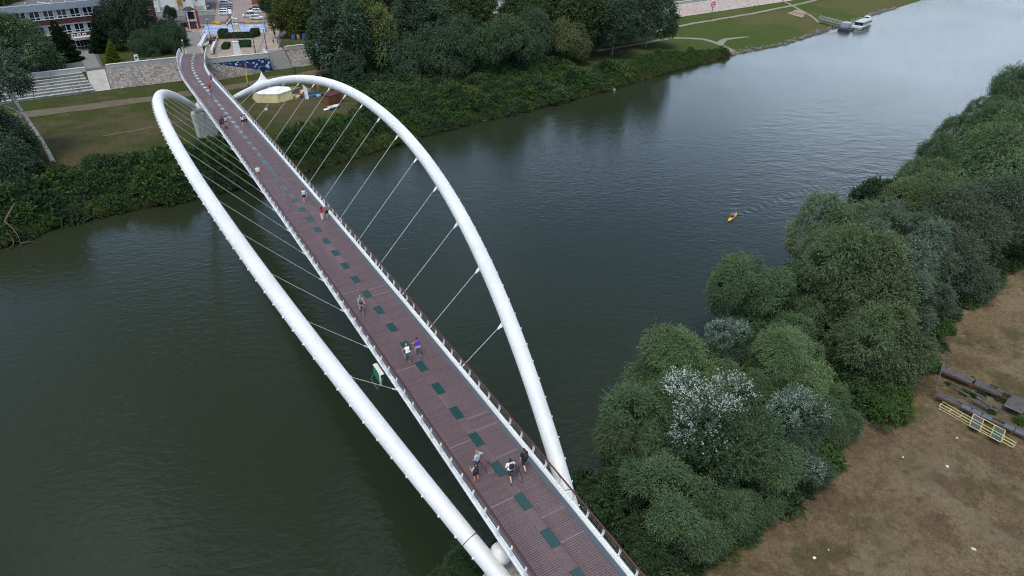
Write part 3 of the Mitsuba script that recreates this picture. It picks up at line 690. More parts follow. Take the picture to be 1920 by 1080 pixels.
FAR = [
 ('poplar_tree', 'poplar_dark', 38.2, 151.0, 12.0, 8.4, 'tall dark poplar with a bare pale trunk left of the yellow green column'),
 ('poplar_tree', 'poplar_lime', 46.8, 148.0, 12.0, 5.4, 'tall yellow green poplar column in the middle of the far trees'),
 ('poplar_tree', 'poplar_dark', 60.5, 154.0, 14.0, 7.8, 'dark tall poplar right of the yellow green column'),
 ('willow_tree', 'willow_far', 61.0, 138.5, 8.8, 6.6, 'dark hanging willow in front of the far poplars'),
 ('willow_tree', 'willow_far_silver', 76.0, 136.0, 10.5, 7.2, 'silver grey willow, tallest at the far thicket'),
 ('willow_tree', 'willow_far_lime', 102.5, 141.8, 8.6, 5.8, 'pale olive rounded willow on the far bank'),
 ('willow_tree', 'willow_far', 94.5, 146.9, 9.4, 6.2, 'dark willow between the silver and the pale olive ones'),
 ('park_tree', 'park_tree', 111.5, 147.0, 12.0, 8.0, 'dark green broad tree behind the pale olive willow'),
 ('poplar_tree', 'poplar_dark', 120.5, 142.5, 12.4, 6.4, 'greyish poplar second from the right of the far trees'),
 ('park_tree', 'poplar_dark', 140.5, 149.5, 11.4, 7.4, 'rightmost dark tree of the far bank beside the gravel path'),
 ('park_tree', 'park_tree', 88.0, 178.0, 13.5, 8.4, 'park tree behind the silver grey willow'),
 ('park_tree', 'park_tree', 113.0, 177.0, 13.5, 8.0, 'park tree behind the dark willow'),
 ('park_tree', 'park_tree', 130.0, 172.0, 13.0, 7.6, 'park tree behind the greyish poplar'),
 ('park_tree', 'park_tree', 150.0, 180.0, 13.0, 8.0, 'park tree behind the rightmost dark tree'),
 ('lime_tree', 'lime_tree', 36.2, 189.0, 13.0, 5.6, 'yellow green tree at the right corner of the square'),
 ('lime_tree', 'park_tree', 45.0, 184.0, 14.0, 6.4, 'dark round tree right of the square'),
 ('lime_tree', 'lime_tree', 41.5, 203.0, 13.6, 6.0, 'yellow green tree behind the one at the corner of the square'),
 ('park_tree', 'park_tree', 38.5, 222.0, 13.2, 5.0, 'dark tree beside the white cars on the right of the road'),
 ('park_tree', 'park_tree', 56.0, 186.0, 14.0, 8.0, 'dark park tree behind the tall poplars'),
 ('park_tree', 'park_tree', 71.0, 181.0, 14.0, 8.0, 'dark park tree behind the hanging willow'),
 ('park_tree', 'park_tree', 50.0, 212.0, 13.0, 7.0, 'dark tree in the park behind the square'),
 ('willow_tree', 'willow_far', 52.5, 143.0, 7.6, 5.4, 'dark hanging willow below the yellow green poplar column'),
 ('willow_tree', 'willow_far', 68.5, 146.0, 9.0, 6.6, 'dark willow in the gap left of the silver grey one'),
 ('willow_tree', 'willow_far', 85.5, 140.5, 8.0, 5.6, 'dark willow in the gap right of the silver grey one'),
 ('park_tree', 'park_tree', 128.5, 152.0, 10.5, 6.2, 'dark tree between the greyish poplar and the rightmost dark tree'),
 ('park_tree', 'poplar_dark', 36.0, 143.5, 7.2, 4.0, 'dark poplar at the foot of the tallest poplar'),
 ('park_tree', 'park_tree', 98.0, 160.0, 12.0, 7.0, 'dark tree behind the gap of the two small willows'),
 ('park_tree', 'park_tree', 78.0, 158.0, 13.0, 7.4, 'dark tree directly behind the silver grey willow'),
 ('willow_tree', 'willow_far_silver', -33.0, 172.0, 12.5, 7.8, 'large grey green willow at the left edge in front of the school'),
 ('poplar_tree', 'lime_tree', -38.0, 206.0, 16.0, 8.0, 'dark olive tree at the top left corner', ),
 ('spruce_tree', 'spruce', -23.4, 181.0, 8.2, 1.0, 'dark conical spruce left of the school entrance'),
 ('spruce_tree', 'spruce', -15.6, 189.5, 8.2, 1.0, 'dark conical spruce right of the school entrance'),
 ('thuja_tree', 'thuja', -14.0, 175.4, 8.2, 1.0, 'bright yellow green thuja cone beside the school entrance path'),
 ('birch_tree', 'birch', -6.4, 190.0, 15.0, 6.2, 'tall loose birch with pale bare limbs in front of the school'),
 ('birch_tree', 'birch', -10.5, 191.0, 14.0, 5.2, 'loose dark birch left of the pale limbed one'),
 ('willow_tree', 'willow_far', 0.2, 181.0, 10.6, 4.2, 'dark hanging tree left of the bridge ramp'),
 ('willow_tree', 'willow_far', -5.6, 179.5, 10.2, 3.4, 'dark low tree in front of the birches'),
 ('willow_tree', 'willow_far', 1.5, 191.0, 11.0, 3.6, 'dark bushy tree beside the top of the ramp'),
 ('poplar_tree', 'poplar_dark', -35.5, 117.0, 7.4, 5.2, 'dark leaning poplar at the left edge on the near side of the meadow'),
 ('poplar_tree', 'poplar_dark', -34.0, 108.0, 5.2, 4.2, 'dark poplar sapling above the root stump at the left edge'),
 ('park_tree', 'park_tree', -48.0, 122.0, 9.0, 7.0, 'dark tree at the left edge behind the leaning trunks'),
 ('park_tree', 'park_tree', -50.0, 180.0, 12.0, 8.0, 'dark tree left of the big grey green willow'),
]
for a in FAR: tree(*a)
# leaning pale trunks at the left edge
lt = thing('leaning_tree', 'tall poplar with a pale leaning trunk at the left side of the meadow', 'tree')
part(lt, 'trunk', tube(smooth_line([(-28.4, 116.2, 2.6), (-29.0, 117.4, 6.4), (-30.4, 119.4, 11.5), (-31.8, 121.5, 15.5)], 14), np.linspace(.46, .24, 14), 10), 'pale_bark', smooth=True)
part(lt, 'limb', cat(tube(smooth_line([(-30.3, 119.2, 11.2), (-32.4, 118.8, 13.4), (-35.2, 118, 14.6)], 8), np.linspace(.2, .1, 8), 7), tube(smooth_line([(-30.8, 120, 12.6), (-30.9, 121, 14.6), (-31.2, 122.0, 16.6)], 8), np.linspace(.2, .1, 8), 7)), 'pale_bark', smooth=True)
fm, fcol, _, _ = foliage(41, 5.6, (1, 1, .8), 26, (.2, .36), 3400, 5, 1.1, (.42, .26), .25, GREYG)
part(lt, 'crown', move(fm, (-33.4, 123.0, 17.0)), 'leaf', color=fcol)
lt = thing('leaning_tree', 'second leaning pale trunk at the very left edge above the thicket', 'tree')
part(lt, 'trunk', tube(smooth_line([(-32.6, 108.4, 2.4), (-35.0, 110.4, 6.4), (-38.5, 112.5, 11.0)], 10), np.linspace(.38, .22, 10), 9), 'pale_bark', smooth=True)
fm, fcol, _, _ = foliage(42, 3.6, (1, 1, .8), 20, (.2, .36), 1600, 5, 1.0, (.42, .26), .25, DARK)
part(lt, 'crown', move(fm, (-39.5, 113.6, 12.5)), 'leaf', color=fcol)
# thickets: bush shapes scattered as one mass
BUSH = []
for k, (pal, leaf) in enumerate([(DARK, (.34, .22)), ([((.052, .100, .030), 5), ((.082, .135, .042), 4)], (.32, .2)), ([((.060, .100, .044), 5), ((.085, .130, .062), 4)], (.34, .16)), ([((0.088, 0.119, 0.036), 5), ((0.119, 0.144, 0.048), 3)], (.3, .12))]):
    m, col, _, _ = foliage(51 + k, 1.6, (1.15, 1.15, .85), 9, (.32, .5), 420, 4, .6, leaf, .2, pal, zmin=-.1)
    scene[f'bush_shape_{k}'] = {'type': 'shapegroup', 'leaves': mikit.ply(m, 'leaf', color=col)}
    BUSH.append(f'bush_shape_{k}')
m, col, _, _ = foliage(61, 1.0, (1.5, 1.5, .6), 7, (.3, .5), 300, 4, .45, (.4, .09), -.3, [((0.106, 0.135, 0.042), 5), ((0.144, 0.156, 0.067), 3), ((0.069, 0.100, 0.034), 3)], zmin=0, tuft=.8)
scene['grass_shape'] = {'type': 'shapegroup', 'blades': mikit.ply(m, 'leaf', color=col)}
def scatter(name, pts, label, cat_, seed):
    key = thing(name, label, cat_, kind='stuff')
    rng = np.random.default_rng(seed)
    for n, (x, y, s, k) in enumerate(pts):
        b = 'grass_shape' if k < 0 else BUSH[k]
        scene[f'{key}__{n + 1:03d}'] = {'type': 'instance', 'to_world': T().translate([float(x), float(y), gz(x, y) + .25 * s]).rotate([0, 0, 1], rng.uniform(0, 360)).scale([s, s, s * rng.uniform(.8, 1.25)]),
                                          'group': {'type': 'ref', 'id': b}}
brng = np.random.default_rng(8)
pts = []
for x in np.arange(-46, 112, 1.15):                              # far bank thicket
    depth = np.interp(x, [-46, -20, -8, 4, 14, 30, 45, 70, 92, 104, 112], [18, 15, 13, 13, 13, 17, 20, 17, 14, 8, 6])
    for d in np.arange(1.2, depth, 1.9):
        if 3.2 < x < 34 and d > 11.5 - (2 if x < 20 else 0): continue
        px, py = x + brng.normal(0, .7), far_shore(x) + d + brng.normal(0, .6)
        pts.append((px, py, brng.uniform(.5, 1.3) * (1.25 if 4 < d < 12 else .8) * (.6 + .9 * float(meshkit.noise(np.array([px * .16, py * .16, 0.]), 3))), int(brng.choice(4, p=[.34, .36, .18, .12]))))
for x in np.arange(34, 101, 2.4):                                # darker scrub among the far trees
    for d in np.arange(16, np.interp(x, [34, 60, 110, 134], [40, 42, 30, 20]), 2.8):
        pts.append((x + brng.normal(0, 1), far_shore(x) + d + brng.normal(0, 1), brng.uniform(.8, 1.5), int(brng.choice([0, 0, 1, 2]))))
scatter('bank_thicket', pts, 'dense dark green thicket along the far bank below the meadow', 'thicket', 1)
pts = []
for x in np.arange(-44, 166, .8):                                # low grass and herbs at the far waterline
    for d in (.5, 1.5):
        pts.append((x + brng.normal(0, .4), far_shore(x) + d + brng.normal(0, .25), brng.uniform(.5, .95), -1))
for x in np.arange(108, 166, 1.3):
    for d in np.arange(2, np.interp(x, [108, 140, 166], [11, 9, 3]), 1.4):
        pts.append((x + brng.normal(0, .5), far_shore(x) + d + brng.normal(0, .5), brng.uniform(.5, 1.0), -1 if brng.random() < .5 else 1))
scatter('waterside_herbs', pts, 'yellow green grass and low herbs along the far waterline', 'undergrowth', 2)
pts = []
for x in np.arange(2, 100, 1.5):                                 # under the near bank trees
    lo = np.interp(x, [0, 11, 23, 28, 35, 50, 61, 78, 100], [-2, -2.2, -2, -1, 1.8, 3, 6.6, 8.5, 11])
    for y in np.arange(lo, near_shore(x) - .3, 1.8):
        if brng.random() < .75:
            pts.append((x + brng.normal(0, .5), y + brng.normal(0, .5), brng.uniform(.5, 1.0), int(brng.choice([0, 0, 1, 2]))))
scatter('undergrowth', pts, 'dark undergrowth beneath the willows of the near bank', 'undergrowth', 3)
pts = [(39.8 + brng.normal(0, 1.5), .9 + brng.normal(0, .9), brng.uniform(.6, .95), int(brng.choice([1, 3]))) for _ in range(26)]
scatter('fern_patch', pts, 'fresh green patch of ferns and shrubs at the edge of the dry field', 'undergrowth', 4)
for i, (x, y, z, r, lab) in enumerate([(-2.9, 5.6, 2.6, 1.5, 'green bush below the lower end of the left arch'), (-4.5, 6.0, 2.0, 1.2, 'small bush at the bottom edge left of the left arch'), (0.9, 6.3, 2.5, 0.9, 'small bush between the left arch and the deck')]):
    tree('shrub', 'dark_bush', x, y, z, r, lab)

tv = []; trg = np.random.default_rng(90)
for _ in range(46):
    a, q = trg.random() * 6.283, trg.normal(0, .16, 2); h = trg.uniform(.10, .26); o = np.array([math.cos(a), math.sin(a), 0]); sd = np.array([-o[1], o[0], 0]) * .014
    b0 = np.array([q[0], q[1], 0.0]); tip = b0 + o * h * trg.uniform(.3, 1.1) + [0, 0, h]
    tv += [b0 - sd, b0 + sd, tip]
for k, c in enumerate([(.20, .155, .095), (.15, .125, .07), (.085, .095, .04)]):
    scene[f'tuft_shape_{k}'] = {'type': 'shapegroup', 'blades': mikit.ply(M(np.array(tv), np.arange(len(tv)).reshape(-1, 3)), mat(f'straw_{k}', principled(c, .9, spec=.1)))}
key = thing('dry_grass', 'tufts of dry straw coloured grass all over the near field', 'grass', kind='stuff')
for n in range(1500):
    x = trg.uniform(8, 62); y = trg.uniform(-22, np.interp(x, [0, 11, 23, 28, 35, 50, 61, 78], [-3, -3.2, -3, -2, 1, 2.5, 6, 8]))
    if meshkit.noise(np.array([x * .3, y * .3, 0]), 7) < .42: continue
    s_ = trg.uniform(.5, 1.3)
    scene[f'{key}__{n + 1:04d}'] = {'type': 'instance', 'to_world': T().translate([x, y, gz(x, y) - .01]).rotate([0, 0, 1], trg.uniform(0, 360)).scale([s_, s_, s_ * .8]), 'group': {'type': 'ref', 'id': f'tuft_shape_{trg.choice(3, p=[.5, .3, .2])}'}}
pts = []
for x in np.arange(12, 62, .9):                                   # weedy edge of the field under the willows
    lo = np.interp(x, [0, 11, 23, 28, 35, 50, 61, 78, 100], [-2, -2.2, -2, -1, 1.8, 3, 6.6, 8.5, 11])
    if trg.random() < .7: pts.append((x, lo + trg.normal(-.2, .6), trg.uniform(.25, .6), int(trg.choice([-1, -1, 1, 3]))))
scatter('field_edge_weeds', pts, 'low weeds along the edge of the dry field below the willows', 'undergrowth', 9)
# ---------------------------------------------------------------- town side: quay, stairs, square, buildings
def f_stone(p, n, uv):
    a, b, w = voronoi(p.x * 2.1 + p.z * .3, p.y * 1.9 + p.z * 1.1)
    g = fbm(p.x * .5, p.y * .5, 3.0, octaves=3)
    c = mix((0.17, 0.155, 0.145), (0.36, 0.33, 0.315), w)
    c = mix(c, (0.09, 0.085, 0.075), 1 - smoothstep(0.03, 0.13, b - a))
    return mix(c, (0.12, 0.12, 0.085), smoothstep(0.55, 0.75, g) * 0.5)
def h_stone(p, n, uv):
    a, b, w = voronoi(p.x * 2.1 + p.z * .3, p.y * 1.9 + p.z * 1.1)
    return smoothstep(0.0, 0.2, b - a) * 0.10 + w * 0.05
mat('rubble', bumped(principled(proc(f_stone), 0.9, spec=.2), h_stone, .05))
def f_pink(p, n, uv):
    a, b, w = voronoi(p.x * 1.5, p.y * 1.5)
    return mix((0.31, 0.265, 0.245), (0.44, 0.375, 0.352), w)
mat('pink_rubble', principled(proc(f_pink), 0.9, spec=.2))
mat('ramp_grey', principled((.155, .155, .155), .85))
def slope(x0, x1, matn, lab, lift=.06):
    xs_ = np.arange(x0, x1 + .01, min(2.0, (x1 - x0) / 6)); ts_ = np.linspace(-.3, 6.3, 14)
    v = np.array([[x, float(revet(x)) + t, 0] for x in xs_ for t in ts_])
    v[:, 2] = ground_z(v[:, 0], v[:, 1]) + lift
    nx, ny = len(xs_), len(ts_)
    i, j = np.meshgrid(np.arange(nx - 1), np.arange(ny - 1), indexing='ij')
    q = np.stack([i * ny + j, i * ny + j + 1, (i + 1) * ny + j + 1, (i + 1) * ny + j], -1).reshape(-1, 4)
    single('stone_slope', M(v, np.vstack([q[:, [0, 2, 1]], q[:, [0, 3, 2]]])), matn, lab, kind='structure')
slope(-16.2, 5.6, 'rubble', 'grey rubble slope of the quay left of the bridge')
slope(27.4, 180, 'rubble', 'grey rubble slope of the quay behind the far trees')
slope(180.2, 420, 'pink_rubble', 'pinkish stone slope along the far right meadow')
slope(-20.2, -16.3, 'concrete', 'smooth pale strip beside the river stairs')
slope(21.9, 27.2, 'ramp_grey', 'grey concrete ramp right of the painted wall')
# berm of rubble under the painted wall
bm = []
tx = np.linspace(0, 1, 12)
for a in tx:
    top = np.array([5.6 + 11.4 * a, 162.35, 8.7 - 2.7 * a]); ft = np.array([4.4 + 13.9 * a, 158.6 + 3.2 * a, 4.85])
    bm += [top + (ft - top) * k for k in np.linspace(0, 1, 7)]
i, j = np.meshgrid(np.arange(11), np.arange(6), indexing='ij')
q = np.stack([i * 7 + j, i * 7 + j + 1, (i + 1) * 7 + j + 1, (i + 1) * 7 + j], -1).reshape(-1, 4)
single('stone_slope', M(np.array(bm), np.vstack([q[:, :3], q[:, [0, 2, 3]]])), 'rubble', 'rubble slope below the blue painted wall', kind='structure')
# river stairs: seven long seating steps
def f_step(p, n, uv):
    g = fbm(p.x * 1.2, p.y * 3.0, p.z * 2.0, octaves=4)
    return mix((0.24, 0.24, 0.225), mix((0.33, 0.33, 0.315), (0.09, 0.09, 0.085), smoothstep(.6, .7, fbm(p.x * 1.6, p.z * 2., 5.0, octaves=3))), g)
mat('step_stone', principled(proc(f_step), 0.85))
st = thing('river_stairs', 'long pale concrete seating steps climbing from the meadow to the quay', 'stairs')
for k in range(7):
    x0, x1 = -40.0, -20.3 + (k - 3) * -.25
    y0 = 158.6 + k * .92
    part(st, 'step', plate([(x0, y0 - 1.0, 5.04 + .49 * (k + 1)), (x1, y0 + 1.5, 5.04 + .49 * (k + 1)), (x1, y0 + 3.6, 5.04 + .49 * (k + 1)), (x0, y0 + 1.2, 5.04 + .49 * (k + 1))], .6), 'step_stone')
    part(st, 'step_edge', plate([(x0, y0 - 1.08, 5.04 + .49 * (k + 1) + .03), (x1, y0 + 1.42, 5.04 + .49 * (k + 1) + .03), (x1, y0 + 1.75, 5.04 + .49 * (k + 1) + .03), (x0, y0 - .75, 5.04 + .49 * (k + 1) + .03)], .12), 'pale_concrete', label='paler worn front edge of a step')
for k in range(14):
    part(st, 'small_step', plate([(-20.1, 161.0 + k * .45, 5.2 + k * .24), (-16.4, 161.4 + k * .45, 5.2 + k * .24), (-16.4, 162.0 + k * .45, 5.2 + k * .24), (-20.1, 161.6 + k * .45, 5.2 + k * .24)], .3), 'step_stone')
# parapets on the quay edge
def parapet(pts, h, lab, z=SQ, t=.4, mt='pale_concrete'):
    key = thing('parapet_wall', lab, 'wall')
    for a, b in zip(pts[:-1], pts[1:]):
        a, b = np.array(a, float), np.array(b, float); d = b - a; L = np.linalg.norm(d); rz = math.atan2(d[1], d[0])
        n = max(1, int(L / 3.2))
        for i in range(n):
            c = a + d * (i + .5) / n
            part(key, 'slab', bbox((L / n - .04, t, h), (c[0], c[1], z), rz, .03, base=True), mt)
        part(key, 'coping', bbox((L, t + .16, .12), (*(a + d / 2), z + h), rz, .02, base=True), mat('coping', principled((.56, .57, .555), .7)) if 'coping' not in scene else 'coping')
    return key
parapet([(-60, 161.0), (-38, 164.6), (-20.2, 166.6)], .95, 'white parapet wall above the long river stairs')
parapet([(-15.9, 167.4), (1.0, 168.8)], .95, 'white parapet wall on the quay between the stairs and the bridge')
parapet([(27.4, 169.8), (36, 171.0), (60, 173.6), (100, 178.2), (178, 186.6)], .95, 'white parapet wall on the quay right of the concrete ramp')
parapet([(180.2, 187.6), (259, 199.4), (420, 230)], .9, 'white parapet on top of the pink stone slope')
# the terrace over the painted wall
tr = thing('terrace_wall', 'grey terrace wall of the square with a blue sea life mural', 'wall')
part(tr, 'retaining_wall', box((15.6, .5, 5.0), (13.6, 162.75, 6.6)), 'concrete')
for i in range(6):
    part(tr, 'parapet_slab', bbox((2.55, .3, 1.25), (7.15 + i * 2.58, 162.5, 8.35), 0, .02, base=True), mat('grey_slab', principled((.40, .42, .395), .8)) if 'grey_slab' not in scene else 'grey_slab')
part(tr, 'coping', bbox((15.7, .5, .1), (13.6, 162.55, 9.6), 0, .02, base=True), 'coping')
part(tr, 'side_parapet', bbox((.35, 5.4, 1.1), (21.3, 165.4, 8.4), 0, .03, base=True), 'coping')
part(tr, 'side_wall', box((.5, 6.5, 4.4), (21.2, 165.9, 6.2)), 'concrete')
mural = part(tr, 'mural', plate([(5.9, 162.46, 8.42), (5.9, 162.46, 8.25), (21.4, 162.46, 5.0), (21.4, 162.46, 8.42)], .03), mat('mural_blue', principled((.010, .030, .155), .6)), label='dark blue wall painting with white shapes and three brown round ones')
mr = np.random.default_rng(3)
def blotch(cx, cz, rx, rz_, m, y=162.425, seed=0):
    a = np.linspace(0, 2 * np.pi, 22, endpoint=False)
    k = 1 + .25 * np.sin(a * 2 + seed) + .14 * np.sin(a * 3 + seed * 2.1)
    pts = np.stack([cx + rx * k * np.cos(a), np.full(22, y), cz + rz_ * k * np.sin(a)], 1)
    v = np.vstack([pts, pts + [0, .02, 0]])
    f = [[0, i, i + 1] for i in range(1, 21)] + [[i, i + 22, (i + 1) % 22 + 22] for i in range(22)] + [[i, (i + 1) % 22 + 22, (i + 1) % 22] for i in range(22)]
    return part(mural, 'painted_shape', M(v, f), m)
for i, (cx, cz, rx, rz_, c) in enumerate([(6.6, 8.14, .25, .1, 0), (7.6, 8.1, .13, .1, 0), (8.6, 8.0, .42, .24, 0), (9.9, 7.75, .25, .22, 0), (10.4, 8.1, .12, .1, 0), (11.4, 7.9, .45, .25, 2), (12.9, 7.55, .38, .26, 0), (13.4, 8.05, .32, .14, 0), (13.9, 7.35, .28, .38, 3), (13.6, 6.7, .18, .16, 0), (15.2, 7.1, .26, .48, 4), (15.3, 8.22, .3, .08, 0), (15.7, 7.75, .27, .16, 0), (16.4, 7.3, .24, .3, 3), (17.2, 7.5, .38, .16, 0), (17.9, 7.05, .3, .24, 0), (17.4, 6.5, .24, .18, 0), (18.7, 8.0, .28, .16, 0), (19.5, 7.6, .33, .27, 0), (18.4, 6.0, .3, .6, 2), (19.2, 6.35, .8, .2, 2), (19.2, 5.7, .7, .6, 5), (20.4, 8.05, .18, .1, 0), (21.0, 8.15, .22, .15, 0), (20.6, 6.3, .45, .6, 0), (21.0, 7.2, .3, .3, 0), (20.4, 5.8, .14, .2, 5), (20.9, 5.9, .12, .18, 5)]):
    blotch(cx, cz, rx, rz_, paint(*[(.50, .60, .64), (.5, .6, .65), (.02, .30, .34), (.20, .10, .05), (.42, .17, .10), (.01, .012, .03)][c], .6), 162.425 - .002 * i, i * 1.7)
# paving of the square, road, ramp
def f_pave(p, n, uv):
    g = fbm(p.x * .45, p.y * .45, 1.0, octaves=3)
    u, w = p.x * .955 - p.y * .297, p.x * .297 + p.y * .955
    j = dr.maximum(1 - smoothstep(.0, .10, dr.abs(u / 5.2 - dr.round(u / 5.2)) * 5.2 - .28), 1 - smoothstep(.0, .10, dr.abs(w / 6.1 - dr.round(w / 6.1)) * 6.1 - .45))
    c = mix((0.215, 0.17, 0.135), (0.30, 0.245, 0.20), g * .6 + .4 * cell_rand(dr.floor(u * 2.0), dr.floor(w * 2.0), 3))
    return mix(c, (0.15, 0.147, 0.15), j * .8)
mat('paving', principled(proc(f_pave), .85))
def f_brick(p, n, uv):
    u, w = p.x * .93 - p.y * .36, p.x * .36 + p.y * .93
    return mix((0.155, 0.125, 0.12), (0.215, 0.175, 0.165), cell_rand(dr.floor(u * 1.2), dr.floor(w * 3.0), 3) * .5 + .5 * fbm(p.x * .4, p.y * .4, 2.0, octaves=3))
mat('brick_paving', principled(proc(f_brick), .85))
mat('asphalt', principled((.075, .075, .08), .9))
def flat(poly, z, name, m, lab): return single(name, prism(poly, z - .3, z), m, lab, kind='structure')
flat([(-60, 161.4), (-38, 165), (-15, 167.6), (5.9, 169), (5.9, 162.9), (21.2, 162.9), (21.4, 169.4), (60, 174), (140, 183), (140, 330), (-60, 330)], SQ + .012, 'pavement', 'asphalt', 'dark asphalt ground of the town quay')
flat([(6.0, 162.9), (21.2, 162.9), (21.4, 169.4), (27, 170.4), (28, 182), (35, 205), (35.5, 214), (10, 224), (6, 226), (4, 232), (-2, 236), (-3, 224), (9.5, 212), (10.4, 196)], SQ + .05, 'square', 'paving', 'beige paved square with darker strips')
flat([(19, 226.6), (35.5, 215.4), (58, 290), (62, 330), (44, 330), (30, 285)], SQ + .05, 'road', 'brick_paving', 'brownish brick paved street with parking bays')
flat([(26.6, 174), (60, 178), (60, 200), (36, 200), (30.5, 186)], SQ + .055, 'lawn', 'meadow', 'lawn right of the square')
flat([(-34, 181), (-22.4, 186), (-22.0, 193.5), (-36, 189)], SQ + .055, 'lawn', 'meadow', 'lawn left of the school entrance')
flat([(-16.6, 171), (1, 173), (4, 200), (4.5, 204), (-16.8, 196.5)], SQ + .055, 'lawn', 'meadow', 'shaded lawn between the school and the ramp')
def f_bluepv(p, n, uv):
    u, w = p.x * .955 - p.y * .297, p.x * .297 + p.y * .955
    g = fbm(p.x * .7, p.y * .7, 6.0, octaves=4)
    j = 1 - smoothstep(0, .05, dr.abs(w / 1.3 - dr.round(w / 1.3)) * 1.3 - .02)
    c = mix((0.17, 0.235, 0.45), (0.33, 0.40, 0.60), smoothstep(.3, .7, g))
    return mix(c, (0.20, 0.26, 0.50), j * .5)
mat('blue_paving', principled(proc(f_bluepv), .6))
flat([(11.4, 204.6), (14.6, 219.5), (32.4, 213.2), (28.9, 199.0), (23, 201.2)], SQ + .10, 'blue_surface', 'blue_paving', 'pale blue painted surface across the square behind the statue')
# ramp from the bridge down to the square
rp = thing('ramp', 'grey concrete ramp leading from the bridge end down to the square', 'ramp')
rl = smooth_line([(4.25, 166.2, 10.25), (5.6, 180, 9.75), (7.4, 196, 9.1), (9.0, 209, 8.5)], 16)
def along(c, o0, o1, h0, h1):
    t = np.gradient(c[:, :2], axis=0); t /= np.linalg.norm(t, axis=1, keepdims=True); nr = np.stack([t[:, 1], -t[:, 0]], 1)
    v = np.array([[*(c[i, :2] + nr[i] * o), c[i, 2] + h] for i in range(len(c)) for o, h in ((o0, h0), (o1, h0), (o1, h1), (o0, h1))])
    i, j = np.meshgrid(np.arange(len(c) - 1), np.arange(4), indexing='ij')
    q = np.stack([i * 4 + j, i * 4 + (j + 1) % 4, (i + 1) * 4 + (j + 1) % 4, (i + 1) * 4 + j], -1).reshape(-1, 4)
    return M(v, np.vstack([q[:, :3], q[:, [0, 2, 3]], [[0, 2, 1], [0, 3, 2]], np.array([[0, 1, 2], [0, 2, 3]]) + 4 * (len(c) - 1)]))
part(rp, 'slab', along(rl, -2.45, 2.3, -2.4, 0), 'ramp_grey')
part(rp, 'yellow_line', along(rl, -2.10, -1.93, 0, .02), paint(.52, .40, .06))
part(rp, 'yellow_mark', along(rl[:4], 1.75, 1.9, 0, .02), paint(.52, .40, .06))
part(rp, 'side_wall', along(rl, -2.75, -2.45, -2.4, .35), 'concrete')
part(rp, 'railing', cat(tube(rl + [-2.55, 0, 1.25], .04, 6), [bar(p_ + [-2.55, 0, .3], p_ + [-2.55, 0, 1.25], .035) for p_ in rl]), 'dark_steel')
# flight of stairs with white parapets beside the ramp
sf = thing('stairway', 'outdoor stairs with white slab parapets right of the bridge ramp', 'stairs')
for k in range(12):
    part(sf, 'step', box((2.0, .34, .18), (7.9 + k * .29, 178 + k * 1.35, 10.0 - k * .14), -.22), 'concrete')
for (a, b, h, zz) in (((6.9, 176.8, 10.3), (11.5, 196.6, 9.9), 1.0, .5), ((9.0, 172.5, 9.7), (13.0, 190.0, 9.3), .9, .35)):
    a, b = np.array(a), np.array(b)
    d = b - a; sd = np.array([d[1], -d[0], 0]) / np.linalg.norm(d[:2])
    part(sf, 'parapet', plate([a - sd * zz, a + sd * zz, b + sd * zz, b - sd * zz], h), 'coping')
    part(sf, 'railing', cat(bar(a + [0, 0, .7], b + [0, 0, .7], .04), [bar(a + d * q_, a + d * q_ + [0, 0, .7], .035) for q_ in np.linspace(0, 1, 9)]), 'dark_steel')
part(sf, 'undercroft', box((1.6, 6, 1.2), (12.2, 189.5, 8.4), -.22, base=True), 'black')
# lift tower like gate
gt = thing('lift_tower', 'white framed glass lift tower with a red column at the end of the ramp', 'tower')
gc = np.array([10.9, 215.9])
for sx in (-1, 1):
    for sy in (-1, 1):
        part(gt, 'frame_post', box((.32, .32, 5.2), (gc[0] + sx * 1.15, gc[1] + sy * 1.1, SQ), -.3, base=True), 'coping')
part(gt, 'frame_beam', cat(box((2.9, 2.7, .35), (*gc, SQ + 5.0), -.3, base=True), box((2.5, 2.4, .5), (*gc, SQ + 2.3), -.3, base=True)), 'coping')
part(gt, 'glass', box((2.1, 2.0, 5.0), (*gc, SQ), -.3, base=True), mat('dark_glass', principled((.02, .028, .032), .08, spec=.8)))
part(gt, 'canopy', move(lathe([(0, .9), (.9, .75), (1.7, .3), (1.95, 0), (0, 0)], sides=24), (gc[0] - .2, gc[1] + .4, SQ + 5.3)), mat('roof_black', principled((.02, .021, .023), .6)), smooth=40)
part(gt, 'red_column', tube([(gc[0] + 1.75, gc[1] - .5, SQ), (gc[0] + 1.75, gc[1] - .5, SQ + 5.4)], .36, 14), paint(.50, .045, .030), smooth=40)
part(gt, 'red_panel', box((.2, 1.0, 3.2), (gc[0] - 1.5, gc[1], SQ), -.3, base=True), paint(.42, .04, .05))
part(gt, 'door', box((1.3, .06, 2.2), (gc[0] - .05, gc[1] - 1.08, SQ), -.3, base=True), paint(.10, .035, .04))
part(gt, 'sign', box((.45, .06, .6), (gc[0] + 1.05, gc[1] - 1.32, SQ + 1.6), -.3, base=True), paint(.03, .22, .62), label='small blue sign')
